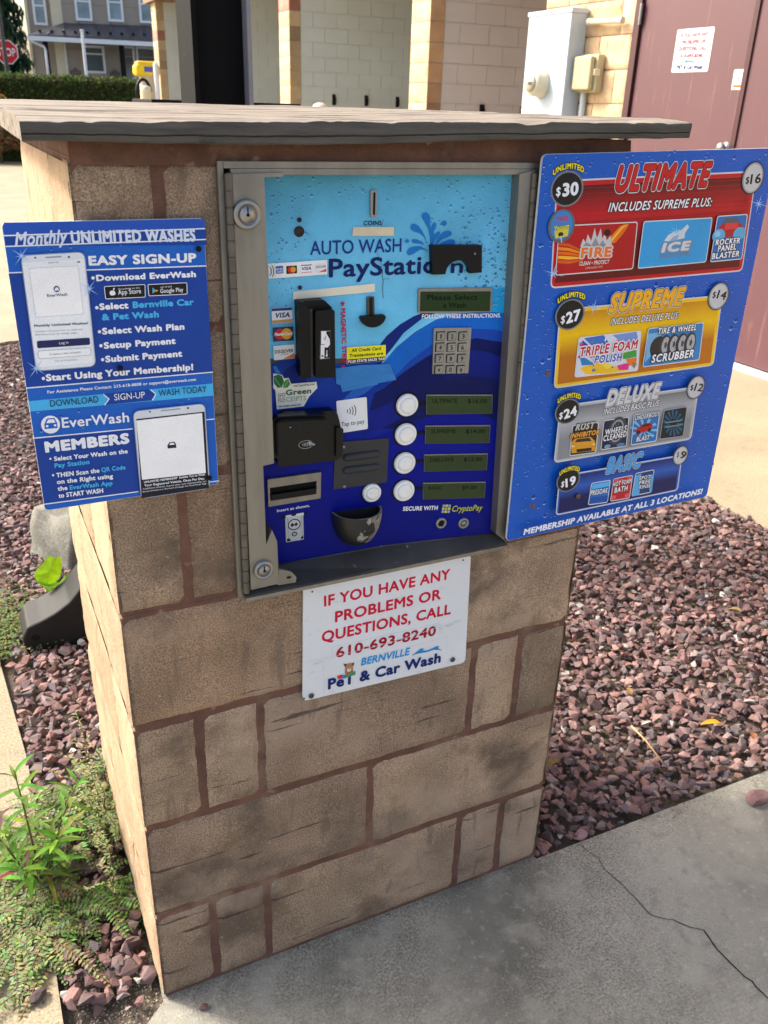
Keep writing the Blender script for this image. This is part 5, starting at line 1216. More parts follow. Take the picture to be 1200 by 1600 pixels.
# contactless reader
m = MB(); pprism(m, rounded([(8, 164), (104, 165), (105, 218), (98, 243), (17, 245), (9, 222)], 8), .0006, .020); pprism(m, rounded([(96, 172), (106, 172), (107, 216), (96, 219)], 2), .0006, .026)
fc = HW['reader_face']; o = rounded([fc[3], fc[2], fc[1], fc[0]], 10); pprism(m, inset(o, -3.4), .020, .032); pprism(m, o, .032, .040); pprism(m, inset(o, 1.5), .040, .042)
rd = part(m, 'contactless_reader', M['black_gloss']); mb = MB(); p = Print(PP, mb, 0, .0424)
cx, cy = 44.5, 204
p.d += 1e-5; n = 30
for i in range(n): 
    a0, a1 = 2*PI*i/n, 2*PI*(i+1)/n
    if .0 < i < 3: continue
    p.poly([(cx+11*math.cos(a), cy+6.4*math.sin(a)) for a in (a0, a1)]+[(cx+10.2*math.cos(a), cy+5.6*math.sin(a)) for a in (a1, a0)], (150, 154, 158), True)
for k in range(4): p.poly([(cx-5+k*2.2, cy-2-k*.4), (cx-4+k*2.2, cy-2-k*.4), (cx-4+k*2.2, cy+2.2+k*.4), (cx-5+k*2.2, cy+2.2+k*.4)], (150, 154, 158), True)
p.poly([(cx+3, cy+3.5), (cx+5, cy+4.5), (cx+14, cy-1), (cx+13, cy-3), (cx+8, cy-.5), (cx+6, cy-3), (cx+4.6, cy-2)], (150, 154, 158), True)
mb2 = MB(); p = Print(PP, mb2, 0, .0424)
for k, xx in enumerate((22, 36, 50, 64)):
    p.poly([(xx-1, 231.6), (xx+1, 231.6), (xx+1, 232.6), (xx-1, 232.6)], (150, 210, 250) if k == 0 else (54, 56, 60), True)
mb.build('reader_symbol', M['print'], rd, ks, fix=False); mb2.build('status_light', M['print'], rd, ks, fix=False)
# grille
gq = HW['grille']; m = MB(); pprism(m, [gq[3], gq[2], gq[1], gq[0]], .0004, .0026)
for i in (0, 2):
    a = HW['ridges'][i]; b = HW['ridges'][i+1]; pts_ = [PP(a[0]+(b[0]-a[0])*t, a[1]+(b[1]-a[1])*t, .0016) for t in (-.04, -.02, .02, .5, .98, 1.02, 1.04)]; m.tube(pts_, [.001, .0042, .0062, .0066, .0062, .0042, .001], 12)
spk = part(m, 'speaker_plate', M['grey_black'])
for x, y in ((gq[0][0]+13, gq[0][1]-9), (gq[3][0]+18, gq[3][1]+2.5)): m = MB(); m.lathe(PP(x, y, .0026), NO, [(.0026, 0), (.0024, .0008), (.0001, .001)], 12); m.build('rivet', M['key'], spk, ks, fix=False)
# round buttons
for k in range(5):
    c, e_ = HW['btn%d' % k]; r = .0176 if k < 4 else .0152; c3 = PP(c[0], c[1], .0006); m = MB()
    m.lathe(c3, NO, [(r*1.16, 0), (r*1.14, .0010), (r*1.0, .0014)], 32, 1)
    m.lathe(c3, NO, [(r, .001), (r*1.0, .0045), (r*.95, .0062), (r*.86, .0068), (r*.70, .0060), (r*.68, .0052), (r*.66, .0052), (r*.65, .0078), (r*.58, .0088), (r*.30, .0080), (.0001, .0078)], 36, 0)
    if k < 4: d0 = HW['d%d' % k]; pprism(m, [(c[0]+r*900, c[1]-2.6), (d0[3][0], c[1]-3.6), (d0[3][0], c[1]+1.6), (c[0]+r*900, c[1]+2.6)], .0012, .0018, 1)
    part(m, 'button', [M['white_plastic'], M['dark']])
# bill slot
bq = [Vector(v) for v in HW['bill']]; iq = [Vector(v) for v in HW['bill_slot']]; m = MB()
for i in range(4):
    j = (i+1) % 4; pprism(m, [tuple(bq[i]), tuple(bq[j]), tuple(iq[j]), tuple(iq[i])], .0005, .006, 0)
pprism(m, [tuple(iq[k]) for k in (3, 2, 1, 0)], .0006, .0010, 1)
pprism(m, [tuple(iq[3]+Vector((1, 1))), tuple(iq[2]+Vector((-1, 1))), tuple(iq[2].lerp(iq[1], .5)+Vector((-1, 0))), tuple(iq[3].lerp(iq[0], .5)+Vector((1, 0)))], .001, .009, 2)
part(m, 'bill_slot', [M['steel'], M['dark'], M['black']])
# coin cup
m = MB(); s0, wt, Rr, Hb = 138, 71, 41, 60; na, nb = 64, 32
def cup(R, H, wt_): return [[PP(s0+R*math.cos(a)*math.cos(t)**.8, wt_-H*math.sin(t), .001+R*math.sin(a)*math.cos(t)**.8/1000) for a in [PI*i/na for i in range(na+1)]] for t in [PI/2*j/nb for j in range(nb+1)]]
for rows, fl in ((cup(Rr, Hb, wt), 0), (cup(Rr-3.5, Hb-5, wt), 1)):
    vs = [v for r_ in rows for v in r_]; m.add(vs, [(j*(na+1)+i, j*(na+1)+i+1, (j+1)*(na+1)+i+1, (j+1)*(na+1)+i) for j in range(nb) for i in range(na)], 0, None, True)
    if fl == 0:
        for n_ in range(na*nb):
            i, j = n_ % na, n_//na; a_ = i/na; t_ = j/nb
            if noise.noise(Vector((a_*9, t_*6, 2)))*.55+.5*noise.noise(Vector((a_*28, t_*16, 5))) > .16+abs(a_-.24)*3.2+max(0, t_-.72)*3-.5: m.m[n_] = 2
a = cup(Rr, Hb, wt)[0]; b = cup(Rr-3.5, Hb-5, wt)[0]; m.add(a+b, [(i, i+1, na+2+i, na+1+i) for i in range(na)], 1)
pprism(m, [(s0+(Rr-1)*math.cos(a_), wt-(Hb-2)*math.sin(a_)) for a_ in [PI*i/20 for i in range(21)]][::-1], .0006, .0012, 0)
part(m, 'coin_cup', [mat('chipped_black_paint', (24, 26, 29), .45, var=.2, stains=((26, .60, .63, (150, 148, 140), .95, (1, 1, .8)),)), mat('worn_rim', (122, 121, 117), .5, .3, var=.6, scale=90), mat('bare_cast_metal', (138, 136, 128), .65, .3, var=.4, scale=160)])
for x, y in HW['jacks']:
    m = MB(); m.lathe(PP(x, y, .0006), NO, [(.0098, 0), (.0098, .003), (.0082, .0042), (.0066, .0042), (.0062, .002), (.0001, .002)], 24, 0); m.lathe(PP(x, y, .003), NO, [(.0046, 0), (.0044, .0016), (.0001, .0018)], 14, 1 if x < 300 else 0); part(m, 'jack', [M['key'], M['dark']])
# ================================================================= CAR WASH BUILDING
WX, BX = 4.1, 5.1
bld = empty('car_wash_building', (WX, 4.5, .1), 'tan split-face block car wash with open bays, grey bay walls and a maroon double door', 'building')
tanL = ((214,186,148),(210,182,144),(218,190,154))
m = MB()
for k in range(16):
    z0 = .1+k*.2083; z1 = z0+.2083; st = [4.02, 4.16, 4.56, 4.96] if k % 2 else [4.02, 4.36, 4.76, 5.04]
    for a, b in zip(st, st[1:]+([5.04] if k % 2 else [])): block_split((WX, a+.003, 0), (0, 1, 0), (-1, 0, 0), b-a-.006, z0+.003, z1-.003, m, 0, tanL, 1.3, .02)
    if z0 > 2.3:
        y = 1.9
        while y < 4.0: block_split((WX, y+.003, 0), (0, 1, 0), (-1, 0, 0), .394, z0+.003, z1-.003, m, 0, tanL, 1.3, .04); y += .4
    y = -3.0+(.2 if k % 2 else 0)
    while y < 1.6: block_split((WX, y+.003, 0), (0, 1, 0), (-1, 0, 0), min(.394, 1.95-y), z0+.003, z1-.003, m, 0, tanL, 1.3, .04); y += .4
m.box((WX+.004, -3, .1), (9, 1.98, 3.43), 1); m.box((WX+.004, 1.98, 2.42), (9, 4.0, 3.43), 1); m.box((WX+.004, 4.02, .1), (9, 5.038, 3.43), 1); m.box((WX+.3, 1.985, .1), (8.9, 3.995, 2.415), 1)
part4 = lambda mb, name, mats, parent=None: mb.build(name, mats, parent or bld, bld, fix=False)
part4(m, 'front_wall', [M['split'], mat('pink_mortar', (176, 126, 104), .95, var=.1)])
m = MB(); m.box((WX-.012, 3.962, .1), (WX+.1, 4.018, 2.36)); m.box((WX-.012, 1.982, .1), (WX+.1, 2.02, 2.36)); m.box((WX-.012, 1.982, 2.362), (WX+.1, 4.018, 2.41)); m.box((WX-.03, 2.022, .098), (WX+.1, 3.96, .125), 1)
part4(m, 'door_frame', [M['maroon_dark'], M['trim']])
for a, b in ((3.012, 3.955), (2.026, 2.998)):
    m = MB(); m.box((WX+.008, a, .135), (WX+.055, b, 2.355), bev=.003)
    if a > 3: m.lathe((WX+.0085, 3.22, 1.62), (-1, 0, 0), [(.03, -.002), (.012, .0005), (.0001, .001)], 16)
    d = part4(m, 'door', M['maroon'])
    if a > 3:
        for z in (.45, 1.25, 2.08):
            m = MB(); m.cyl((WX-.014, 3.958, z-.06), (WX-.014, 3.958, z+.06), .011, 12); m.build('hinge', M['key'], d, bld)
        m = MB(); m.lathe((WX+.008, 3.055, 1.33), (-1, 0, 0), [(.034, 0), (.034, .006), (.012, .008), (.012, .03), (.028, .036), (.03, .05), (.02, .06), (.0001, .062)], 20); m.build('handle', M['key'], d, bld)
        m = MB(); m.box((WX-.003, 2.985, .135), (WX+.0075, 3.02, 2.35), bev=.002); m.build('astragal', M['maroon_dark'], d, bld)
# bay dividing walls
fins = [(8.74, 9.2), (13.38, 13.86), (18.0, 18.46), (22.7, 23.2)]
for (ya, yb) in fins:
    m = MB(); m.box((BX+.012, ya+.012, .03), (13, yb-.012, 3.61), 2)
    for k in range(18):
        z0 = .03+k*.2083+.07 if k else .03; z0 = .1+(k-1)*.2083+.0 if k else .03; z1 = .1+k*.2083
        red = (k == 14)
        cl = ((204,146,128),) if red else tanL
        block_split((BX, ya+.004, 0), (0, 1, 0), (-1, 0, 0), yb-ya-.008, z0+.003, z1-.003, m, 0, cl, 1.2, .04)
        q_ = R_.choice((.78, .9, 1, 1.02)); c = lin([v*q_ for v in ((168,112,92) if red else (186,158,120))])
        m.box((BX+.002, ya-.001, z0+.004), (BX+.186, yb+.001, z1-.004), 1, c, bev=.004)
        x = BX+.192-(.2 if k % 2 else 0)
        while x < 12.9:
            xa = max(x, BX+.192); m.box((xa+.003, ya+.004, z0+.003), (x+.394, yb-.004, z1-.003), 3); x += .4
    f = part4(m, 'bay_wall', [M['split'], M['blocktan'], M['greyjoint'], M['greyblock']])
    if ya < 14:
        for i, x in enumerate((5.846, 6.425, 7.0, 7.58)):
            h = MB(); z = 1.58 if ya < 10 else 1.685; h.box((x-.022, ya-.03, z-.18), (x+.022, ya+.004, z-.02), bev=.006); h.cyl((x-.022, ya-.022, z-.05), (x+.022, ya-.022, z-.05), .026, 12); h.box((x+.0, ya-.05, z-.17), (x+.03, ya-.028, z-.06), bev=.005)
            h.build('clamp', M['dark'], f, bld)
m = MB(); m.box((BX-.1, 5.04, 3.62), (13.2, 23.6, 3.95)); m.box((WX-.1, -3.2, 3.43), (9.2, 5.038, 3.8)); part4(m, 'roof_band', mat('brown_fascia', (140, 112, 86), .7))
# ---- fittings on the wall
def fz(y): return y
mt = empty('electric_meter', (3.95, 4.77, 1.2), 'tall pale grey electric meter cabinet with a round dial on the block wall', 'electric meter')
m = MB(); m.box((3.95, 4.51, .75), (4.088, 5.03, 2.135), bev=.006); m.box((3.9435, 4.50, 2.118), (4.087, 5.04, 2.150), bev=.005); m.box((3.9465, 4.505, 1.44), (3.951, 5.035, 1.446)); m.build('cabinet', M['meter'], mt)
m = MB(); m.lathe((3.9505, 4.79, 1.684), (-1, 0, 0), [(.098, 0), (.1, .018), (.09, .026), (.088, .075), (.08, .092), (.05, .1), (.0001, .1)], 32); m.build('dial', M['cream_plastic'], mt); dl = MB()
dl.lathe((3.850, 4.79, 1.684), (-1, 0, 0), [(.062, 0), (.062, .002), (.0001, .002)], 24); dl.box((3.845, 4.765, 1.67), (3.8475, 4.815, 1.69), 1); dl.build('meter_glass', [mat('meter_face', (176, 172, 150), .25), M['steel_dark']], mt)
m = MB(); m.box((3.945, 4.72, 1.79), (3.9505, 4.83, 1.83)); m.build('tag', M['trim'], mt)
jb = empty('junction_box', (4.09, 4.37, 1.62), 'small beige cable box with a latch on the block wall beside the grey meter', 'cable box')
m = MB(); m.box((4.03, 4.262, 1.625), (4.088, 4.492, 1.862), bev=.01); m.box((3.99, 4.29, 1.64), (4.0295, 4.485, 1.85), bev=.012); m.cyl((4.06, 4.30, 1.86), (4.06, 4.30, 1.882), .008, 8); m.build('case', M['beige'], jb)
m = MB(); m.box((4.0, 4.252, 1.73), (4.05, 4.2625, 1.77), bev=.004); m.build('latch', M['cream_plastic'], jb)
m = MB(); m.cyl((4.066, 4.43, .1), (4.066, 4.43, 1.624), .021, 12); m.build('conduit', M['meter'], jb)
pc = empty('pipe_stub', (4.06, 4.27, 2.04), 'short white plastic pipe lying level on the tan block wall above the cable box', 'pipe')
m = MB(); m.cyl((4.052, 4.44, 2.062), (4.052, 4.09, 2.052), .018, 14); m.cyl((4.052, 4.45, 2.0625), (4.052, 4.42, 2.0615), .022, 14); m.cyl((4.052, 4.125, 2.053), (4.052, 4.085, 2.052), .023, 14); m.cyl((4.052, 4.40, 2.06), (4.09, 4.40, 2.058), .012, 10); m.build('pipe', M['cream_plastic'], pc)
def wall_to3(y0, z0, x=4.1065): return lambda s, w_, d: Vector((x-d, y0-s/1000, z0+w_/1000))
def scaled(art, wd0, ht0, wd, ht):
    out = []
    for it in art:
        k = it[0]; sx, sy = wd/wd0, ht/ht0
        if k == 'T': out.append(('T', it[1], it[2]*sx, it[3]*sy, it[4]*sx, it[5]*sy, it[6], tuple(v*.8 for v in it[7]), {**it[8], 'bold': .06}))
        elif k == 'P': out.append(('P', it[1], [(a*sx, b*sy) for a, b in it[2]]))
        elif k == 'E': out.append(('E', it[1], it[2]*sx, it[3]*sy, it[4]*sx, it[5]*sy, None, 0))
    return out
make_sign('door_sign', 'white sign with faded red lettering on the maroon door', 'sign', [(0, 0), (310, 0), (310, 236), (0, 236)], wall_to3(3.618, 1.74), .003, 12, None, scaled(ART_PHONE, 308, 224, 310, 236), 'print_worn')
make_sign('door_sticker', 'small white sticker with an orange bar at the edge of the maroon door', 'sticker', [(0, 0), (82, 0), (82, 106), (0, 106)], wall_to3(3.096, 1.641), .001, 8, None,
    [('P', (230, 106, 40), [(10, 12), (72, 12), (72, 26), (10, 26)]), ('P', (60, 60, 66), [(32, 58), (40, 62), (48, 84), (52, 86), (46, 66), (44, 60), (50, 56), (36, 52)]), ('T', 'NOTICE', 16, 38, 46, 10, 0, (60, 64, 80), {'bold': .03})], 'print')
# ---- post behind the pillar
ps = empty('steel_post', (.77, 2.12, 0), 'tall black steel beam post standing behind the pillar', 'post')
m = MB(); x0, x1, y0, y1, zt = .668, .868, 2.02, 2.22, 5.2
m.box((x0, y0, .012), (x0+.016, y1, zt), bev=.002); m.box((x0+.0165, 2.07, .012), (x1-.0165, 2.08, zt)); m.build('beam', M['ipost'], ps)
m = MB(); m.box((x1-.016, y0-.0, .012), (x1, y1, zt), bev=.002); m.build('flange', M['ipost_grey'], ps)
m = MB(); m.box((x0-.06, y0-.06, -.002), (x1+.06, y1+.06, .0115)); [m.cyl((x, y, .011), (x, y, .03), .014, 6) for x in (x0-.035, x1+.035) for y in (y0-.035, y1+.035)]; m.build('base_plate', M['ipost'], ps)
bxr = empty('equipment_cabinet', (1.0, 3.0, 0), 'low black steel cabinet behind the black post, its top just showing over the pillar cap', 'cabinet')
m = MB(); m.box((.66, 2.62, .06), (1.24, 2.98, 1.462), bev=.004); m.build('body', M['dark'], bxr); m = MB(); m.box((.645, 2.605, 1.4625), (1.255, 2.995, 1.490), bev=.003); m.build('lid', M['dark'], bxr)
m = MB(); m.box((.66, 2.66, 0), (1.2, 2.94, .0595)); m.build('plinth', M['dark'], bxr)
m = MB(); m.lathe((3.3, 7.55, 0), (0, 0, 1), [(.085, 0), (.085, 1.43), (.08, 1.465), (.062, 1.497), (.03, 1.512), (.0001, 1.515)], 28); o = m.build('bollard', M['cream_plastic'], loc=(3.3, 7.55, 0)); tag(o, 'cream domed bollard in front of the car wash bay', 'bollard')
# ================================================================= LEFT BACKGROUND
HA = Vector((math.cos(.131), -math.sin(.131), 0)); HN = Vector((-math.sin(.131), -math.cos(.131), 0)); HO = Vector((5.128, 40.56, 0))
def HP(s, w_, d=0): return HO+HA*s+Vector((0, 0, w_))+HN*d
def hbox(m, s0, s1, w0, w1, d0, d1, mi=0):
    vs = [HP(s, w_, d) for d in (d0, d1) for s, w_ in ((s0, w0), (s1, w0), (s1, w1), (s0, w1))]; m.add(vs, [(0, 1, 2, 3), (7, 6, 5, 4), (0, 4, 5, 1), (1, 5, 6, 2), (2, 6, 7, 3), (3, 7, 4, 0)], mi)
hs = empty('house', HP(3, 0), 'taupe two-storey house with white framed windows and a metal porch roof', 'house')
hp = lambda m, n, mt_, par=None: m.build(n, mt_, par or hs, hs)
m = MB(); hbox(m, .15, 10, 0, 7.4, -8, 0); hbox(m, -1.15, .149, 0, 7.4, -8, -.5); hbox(m, -.28, .148, 0, 7.4, -.499, .004, 1); hbox(m, -1.26, -1.151, 0, 7.4, -1.0, -.44, 1); hp(m, 'wall', [M['siding'], M['cream']])
m = MB()
for k in range(8):
    w_ = .9+k*.8; hbox(m, .16, 10, w_, w_+.012, 0, .006)
hp(m, 'siding_line', mat('siding_shadow_line', (108, 98, 90), .8))
m = MB(); m.add([HP(-1.18, 3.66, 1.5), HP(10, 3.86, 1.5), HP(10, 4.42, 0), HP(.18, 4.22, 0), HP(-1.1, 3.70, -.5), HP(-1.18, 3.58, 1.5), HP(10, 3.78, 1.5)], [(0, 1, 2, 3), (0, 3, 4), (0, 5, 6, 1)])
for k in range(16):
    s = -.5+k*.62; t = (s+.2); a = HP(s, 3.68+.018*(s+1), 1.5); b = HP(max(.2, s+.02), 4.225+.02*s, 0) if s > -.3 else HP(s+.5, 3.95, .6); m.tube([a+Vector((0, 0, .02)), b+Vector((0, 0, .02))], .018, 5)
pr_ = hp(m, 'porch_roof', M['roof'])
for k in range(18): m = MB(); s = -.75+k*.44; q = HP(s, 3.80+.018*(s+1), 1.25); m.box(q-Vector((.05, .03, .03)), q+Vector((.05, .03, .05))); hp(m, 'snow_guard', M['dark'], pr_)
m = MB(); hbox(m, -1.22, 10, 3.46, 3.62, 1.42, 1.56); hp(m, 'gutter', M['trim'])
for s in (-.70, 2.18, 6.0):
    m = MB(); hbox(m, s, s+.19, .8, 3.48, 1.1, 1.28); hp(m, 'porch_column', M['dark'])
m = MB(); hbox(m, -1.15, 10, .3, .8, .0, 1.4); hp(m, 'porch_floor', M['greyblock'])
m = MB(); m.tube([HP(-1.12, 3.5, 1.5), HP(-1.05, 3.42, 1.45), HP(-.66, 3.28, 1.3), HP(-.62, 3.15, 1.3), HP(-.64, .8, 1.3)], .05, 8); hp(m, 'downspout', M['trim'])
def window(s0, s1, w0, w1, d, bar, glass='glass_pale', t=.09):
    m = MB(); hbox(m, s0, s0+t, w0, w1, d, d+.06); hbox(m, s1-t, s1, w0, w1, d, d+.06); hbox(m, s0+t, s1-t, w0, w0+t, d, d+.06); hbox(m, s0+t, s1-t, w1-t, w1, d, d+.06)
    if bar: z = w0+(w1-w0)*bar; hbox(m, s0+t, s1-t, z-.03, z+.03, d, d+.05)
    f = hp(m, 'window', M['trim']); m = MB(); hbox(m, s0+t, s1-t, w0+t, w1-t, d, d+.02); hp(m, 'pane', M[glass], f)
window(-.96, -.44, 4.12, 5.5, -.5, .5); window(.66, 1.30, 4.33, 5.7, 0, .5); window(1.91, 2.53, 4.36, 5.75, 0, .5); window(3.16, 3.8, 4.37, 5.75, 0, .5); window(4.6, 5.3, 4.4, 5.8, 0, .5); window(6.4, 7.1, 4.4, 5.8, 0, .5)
window(.77, 1.64, 2.44, 3.46, 0, .70, 'glass'); window(5.0, 5.9, 2.4, 3.46, 0, .70, 'glass')
for s0, s1 in ((2.34, 2.76), (2.98, 3.62)):
    m = MB(); hbox(m, s0-.08, s0, .8, 3.50, 0, .06); hbox(m, s1, s1+.08, .8, 3.50, 0, .06); hbox(m, s0, s1, 3.42, 3.50, 0, .06); f = hp(m, 'door', M['trim']); m = MB(); hbox(m, s0, s1, .8, 3.1, 0, .03); hbox(m, s0, s1, 3.14, 3.41, 0, .025); hp(m, 'pane', M['glass'], f)
for s in (.08, -.62, -.05): m = MB(); hbox(m, s, s+.06, .8, 3.45, .005, .03) if s > 0 else hbox(m, s, s+.06, .8, 3.45, -.5, -.45); hp(m, 'corner_board', M['trim'])
m = MB(); m.add([HP(-1.5, 7.4, .5), HP(10.3, 7.4, .5), HP(10.3, 9.4, -4), HP(-1.5, 9.4, -4), HP(10.3, 7.4, -8.5), HP(-1.5, 7.4, -8.5)], [(0, 1, 2, 3), (3, 2, 4, 5)]); hp(m, 'roof', M['roof'])
for i, s in enumerate((.22, 1.75)):
    ch = empty('porch_chair', HP(s+.1, .8, .7), ('dark porch chair left of the wide porch window' if i == 0 else 'dark porch chair right of the wide porch window'), 'chair', 'chairs on the porch')
    for (a, b, w0, w1, d0, d1, nm) in ((0, .42, 1.2, 1.26, .4, .85, 'seat'), (0, .42, 1.26, 2.62, .36, .42, 'backrest')):
        m = MB()
        if nm == 'seat': hbox(m, s, s+.42, w0, w1, d0, d1)
        else:
            for k in range(5): hbox(m, s+.02+k*.085, s+.06+k*.085, w0, w1-.06*abs(k-2), d0, d1)
            hbox(m, s, s+.42, 2.2, 2.32, d0-.01, d1+.01)
        m.build(nm, M['dark'], ch)
    for k in range(4):
        m = MB(); hbox(m, s+(.02 if k % 2 else .36), s+(.06 if k % 2 else .40), .8, 1.2, .42 if k < 2 else .78, .46 if k < 2 else .82); m.build('leg', M['dark'], ch)
# white pole in front of the porch
m = MB(); q = HP(.74, 0, 7.0); m.cyl(q, q+Vector((0, 0, 3.55)), .05, 12); m.cyl(q+Vector((0, 0, 3.55)), q+Vector((0, 0, 3.6)), .06, 12); o = m.build('pole', M['trim'], loc=q); tag(o, 'slim white pole standing before the house porch', 'pole')
# leaf clouds
def leaves(m, n, fpos, size, cols, mi=0, seed=1, flat=.5):
    r = random.Random(seed)
    for _ in range(n):
        p, nrm = fpos(r); s = size*r.uniform(.6, 1.4); a = Vector((r.gauss(0, 1), r.gauss(0, 1), r.gauss(0, 1)*flat)).normalized(); b = a.cross(Vector((r.gauss(0, 1), r.gauss(0, 1), r.gauss(0, 1)))).normalized()
        c = lin([v*r.uniform(.75, 1.25) for v in r.choice(cols)]); p = Vector(p)
        m.add([p-a*s, p+b*s*.5, p+a*s, p-b*s*.5], [(0, 1, 2, 3)], mi, c)
hg = empty('hedge', (3.0, 23.6, 0), 'clipped green hedge in front of the house', 'hedge')
dirh = Vector((math.cos(.131), -math.sin(.131), 0)); nh = Vector((math.sin(.131), math.cos(.131), 0)); H0 = Vector((-1.5, 24.2, 0))
def hedge_pos(r):
    t = r.uniform(0, 6.6); k = r.random(); top = 1.93+.05*noise.noise(Vector((t*1.7, 0, 0)))+.03*noise.noise(Vector((t*7, 0, 0)))
    if k < .5: return H0+dirh*t+nh*(r.gauss(0, .035)+.04*noise.noise(Vector((t*4, r.random()*0, 3))))+Vector((0, 0, r.uniform(.1, top))), 0
    if k < .75: return H0+dirh*t+nh*r.uniform(0, 1.1)+Vector((0, 0, top+r.gauss(0, .03))), 0
    return H0+dirh*t+nh*r.uniform(0, 1.0)+Vector((0, 0, r.uniform(.1, top))), 0
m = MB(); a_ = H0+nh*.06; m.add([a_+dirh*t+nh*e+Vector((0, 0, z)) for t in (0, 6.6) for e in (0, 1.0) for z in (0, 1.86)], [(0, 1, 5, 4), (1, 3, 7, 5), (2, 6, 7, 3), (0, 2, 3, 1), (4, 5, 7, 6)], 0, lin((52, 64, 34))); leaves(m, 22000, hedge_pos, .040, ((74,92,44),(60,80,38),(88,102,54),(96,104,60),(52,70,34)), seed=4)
m.build('foliage', M['leaf'], hg, fix=False); m = MB()
for k in range(9): q = H0+dirh*(.4+k*.7)+nh*.5; m.tube([q, q+Vector((.05, 0, .7)), q+Vector((-.06, .05, 1.5))], [.04, .03, .015], 6)
m.build('branches', M['bark'], hg)
sh = empty('shrub', (.9, 23.4, 0), 'low reddish brown shrub at the left end of the hedge', 'shrub')
def shp(r):
    a = r.uniform(0, 2*PI); b = math.acos(r.uniform(0, 1)); k = r.random()**.4; return Vector((1.25+.55*k*math.sin(b)*math.cos(a), 23.2+.45*k*math.sin(b)*math.sin(a), .3+1.35*k*math.cos(b))), 0
m = MB(); leaves(m, 1500, shp, .05, ((150,112,80),(132,104,72),(120,110,66)), seed=9); m.build('foliage', M['leaf'], sh, fix=False)
m = MB(); m.tube([(1.25, 23.2, 0), (1.27, 23.2, .9)], [.03, .012], 6); m.build('stem', M['bark'], sh)
tr = empty('conifer_tree', (2.25, 33.2, 0), 'dark green drooping conifer left of the house', 'tree')
m = MB(); r = random.Random(3); m.tube([(2.25, 33.2, 0), (2.25, 33.2, 4), (2.3, 33.2, 9)], [.16, .12, .03], 8); m.build('trunk', M['bark'], tr); m = MB()
for k in range(420):
    z = r.uniform(.6, 9); a = r.uniform(0, 2*PI); L = (.4+.72*(1-(z/10.5))*r.uniform(.7, 1.1)); tip = Vector((math.cos(a)*L, math.sin(a)*L, -.35*L)); o_ = Vector((2.25, 33.2, z))
    for j in range(26):
        t = r.uniform(.15, 1.05); p = o_+tip*t+Vector((r.gauss(0, .06), r.gauss(0, .06), -.22*r.random()*t)); s = r.uniform(.09, .17); dn = Vector((r.gauss(0, .3), r.gauss(0, .3), -1)).normalized(); b = dn.cross(Vector((r.gauss(0, 1), r.gauss(0, 1), .1))).normalized()
        c = lin([v*r.uniform(.7, 1.25) for v in r.choice(((40,66,44),(34,56,40),(52,78,50)))]); m.add([p, p+dn*s+b*s*.3, p+dn*s*2, p+dn*s-b*s*.3], [(0, 1, 2, 3)], 0, c)
m.build('crown', M['leaf'], tr, fix=False)
st = empty('stop_sign', (2.12, 28.83, 0), 'red octagonal stop sign at the roadside', 'road sign')
vd = Vector((-.075, -1, 0)).normalized(); ax_ = Vector((-vd.y, vd.x, 0)); ax_ = ax_ if ax_.x > 0 else -ax_
def SP(s, w_, d=0): return Vector((2.11, 28.80, 2.62))+ax_*s/1000+Vector((0, 0, w_/1000))+vd*d
octo = [(330*math.cos(PI/8+k*PI/4), 330*math.sin(PI/8+k*PI/4)) for k in range(8)]
m = MB(); m.prism([SP(a, b) for a, b in octo], vd*.004, 0); p = Print(SP, m, 1, .0045, .0004); p.poly(octo, (222, 222, 224)); p.poly([(a*.93, b*.93) for a, b in octo], (186, 28, 40)); p.text('STOP', -240, -105, 480, 210, 0, (226, 226, 228), {'bold': .02}); m.build('plate', [M['trim'], M['print']], st, fix=False)
m = MB(); q = Vector((2.11, 28.85, 0)); m.cyl(q, q+Vector((0, 0, 3.0)), .03, 10); m.build('post', M['steel_dark'], st)
m = MB(); q = Vector((1.93, 27.0, 0)); m.cyl(q, q+Vector((0, 0, 4.4)), .055, 10); m.cyl(q+Vector((0, 0, .0)), q+Vector((0, 0, .05)), .12, 10); o = m.build('utility_post', M['steel_dark'], loc=q); tag(o, 'plain grey street post just in front of the stop sign', 'post')
# vacuum station
vc = empty('vacuum_station', (3.66, 17.5, 0), 'self-service vacuum with a yellow hood and black hose', 'vacuum')
m = MB(); m.lathe((3.70, 17.5, 0), (0, 0, 1), [(.17, 0), (.17, .1), (.15, .12), (.14, 1.93)], 24); m.build('body', M['cream'], vc)
m = MB(); hx = 3.70; m.box((hx-.23, 17.33, 1.90), (hx+.23, 17.67, 2.10), bev=.05); m.box((hx-.19, 17.37, 2.06), (hx+.19, 17.63, 2.155), bev=.04); m.build('hood', M['yellow'], vc)
m = MB(); m.box((hx-.07, 17.322, 1.97), (hx+.09, 17.329, 2.06)); m.build('label', mat('blue_label', (52, 70, 160), .4), vc)
m = MB(); pts_ = [(hx-.12+.13*math.cos(a)*1.0, 17.28, 1.60+.24*math.sin(a)) for a in [PI*.05+k*PI*1.1/14 for k in range(15)]]+[(hx-.26, 17.27, 1.3), (hx-.22, 17.27, .8), (hx-.05, 17.25, .35)]; m.tube(pts_, .028, 8); m.build('hose', M['black'], vc)
m = MB(); m.lathe((3.60, 17.15, 0), (0, 0, 1), [(.075, 0), (.075, 1.62), (.088, 1.63), (.088, 1.70), (.07, 1.73), (.0001, 1.735)], 20); o = m.build('canister', M['cream_plastic'], loc=(3.6, 17.15, 0)); tag(o, 'cream canister standing in front of the vacuum', 'canister')
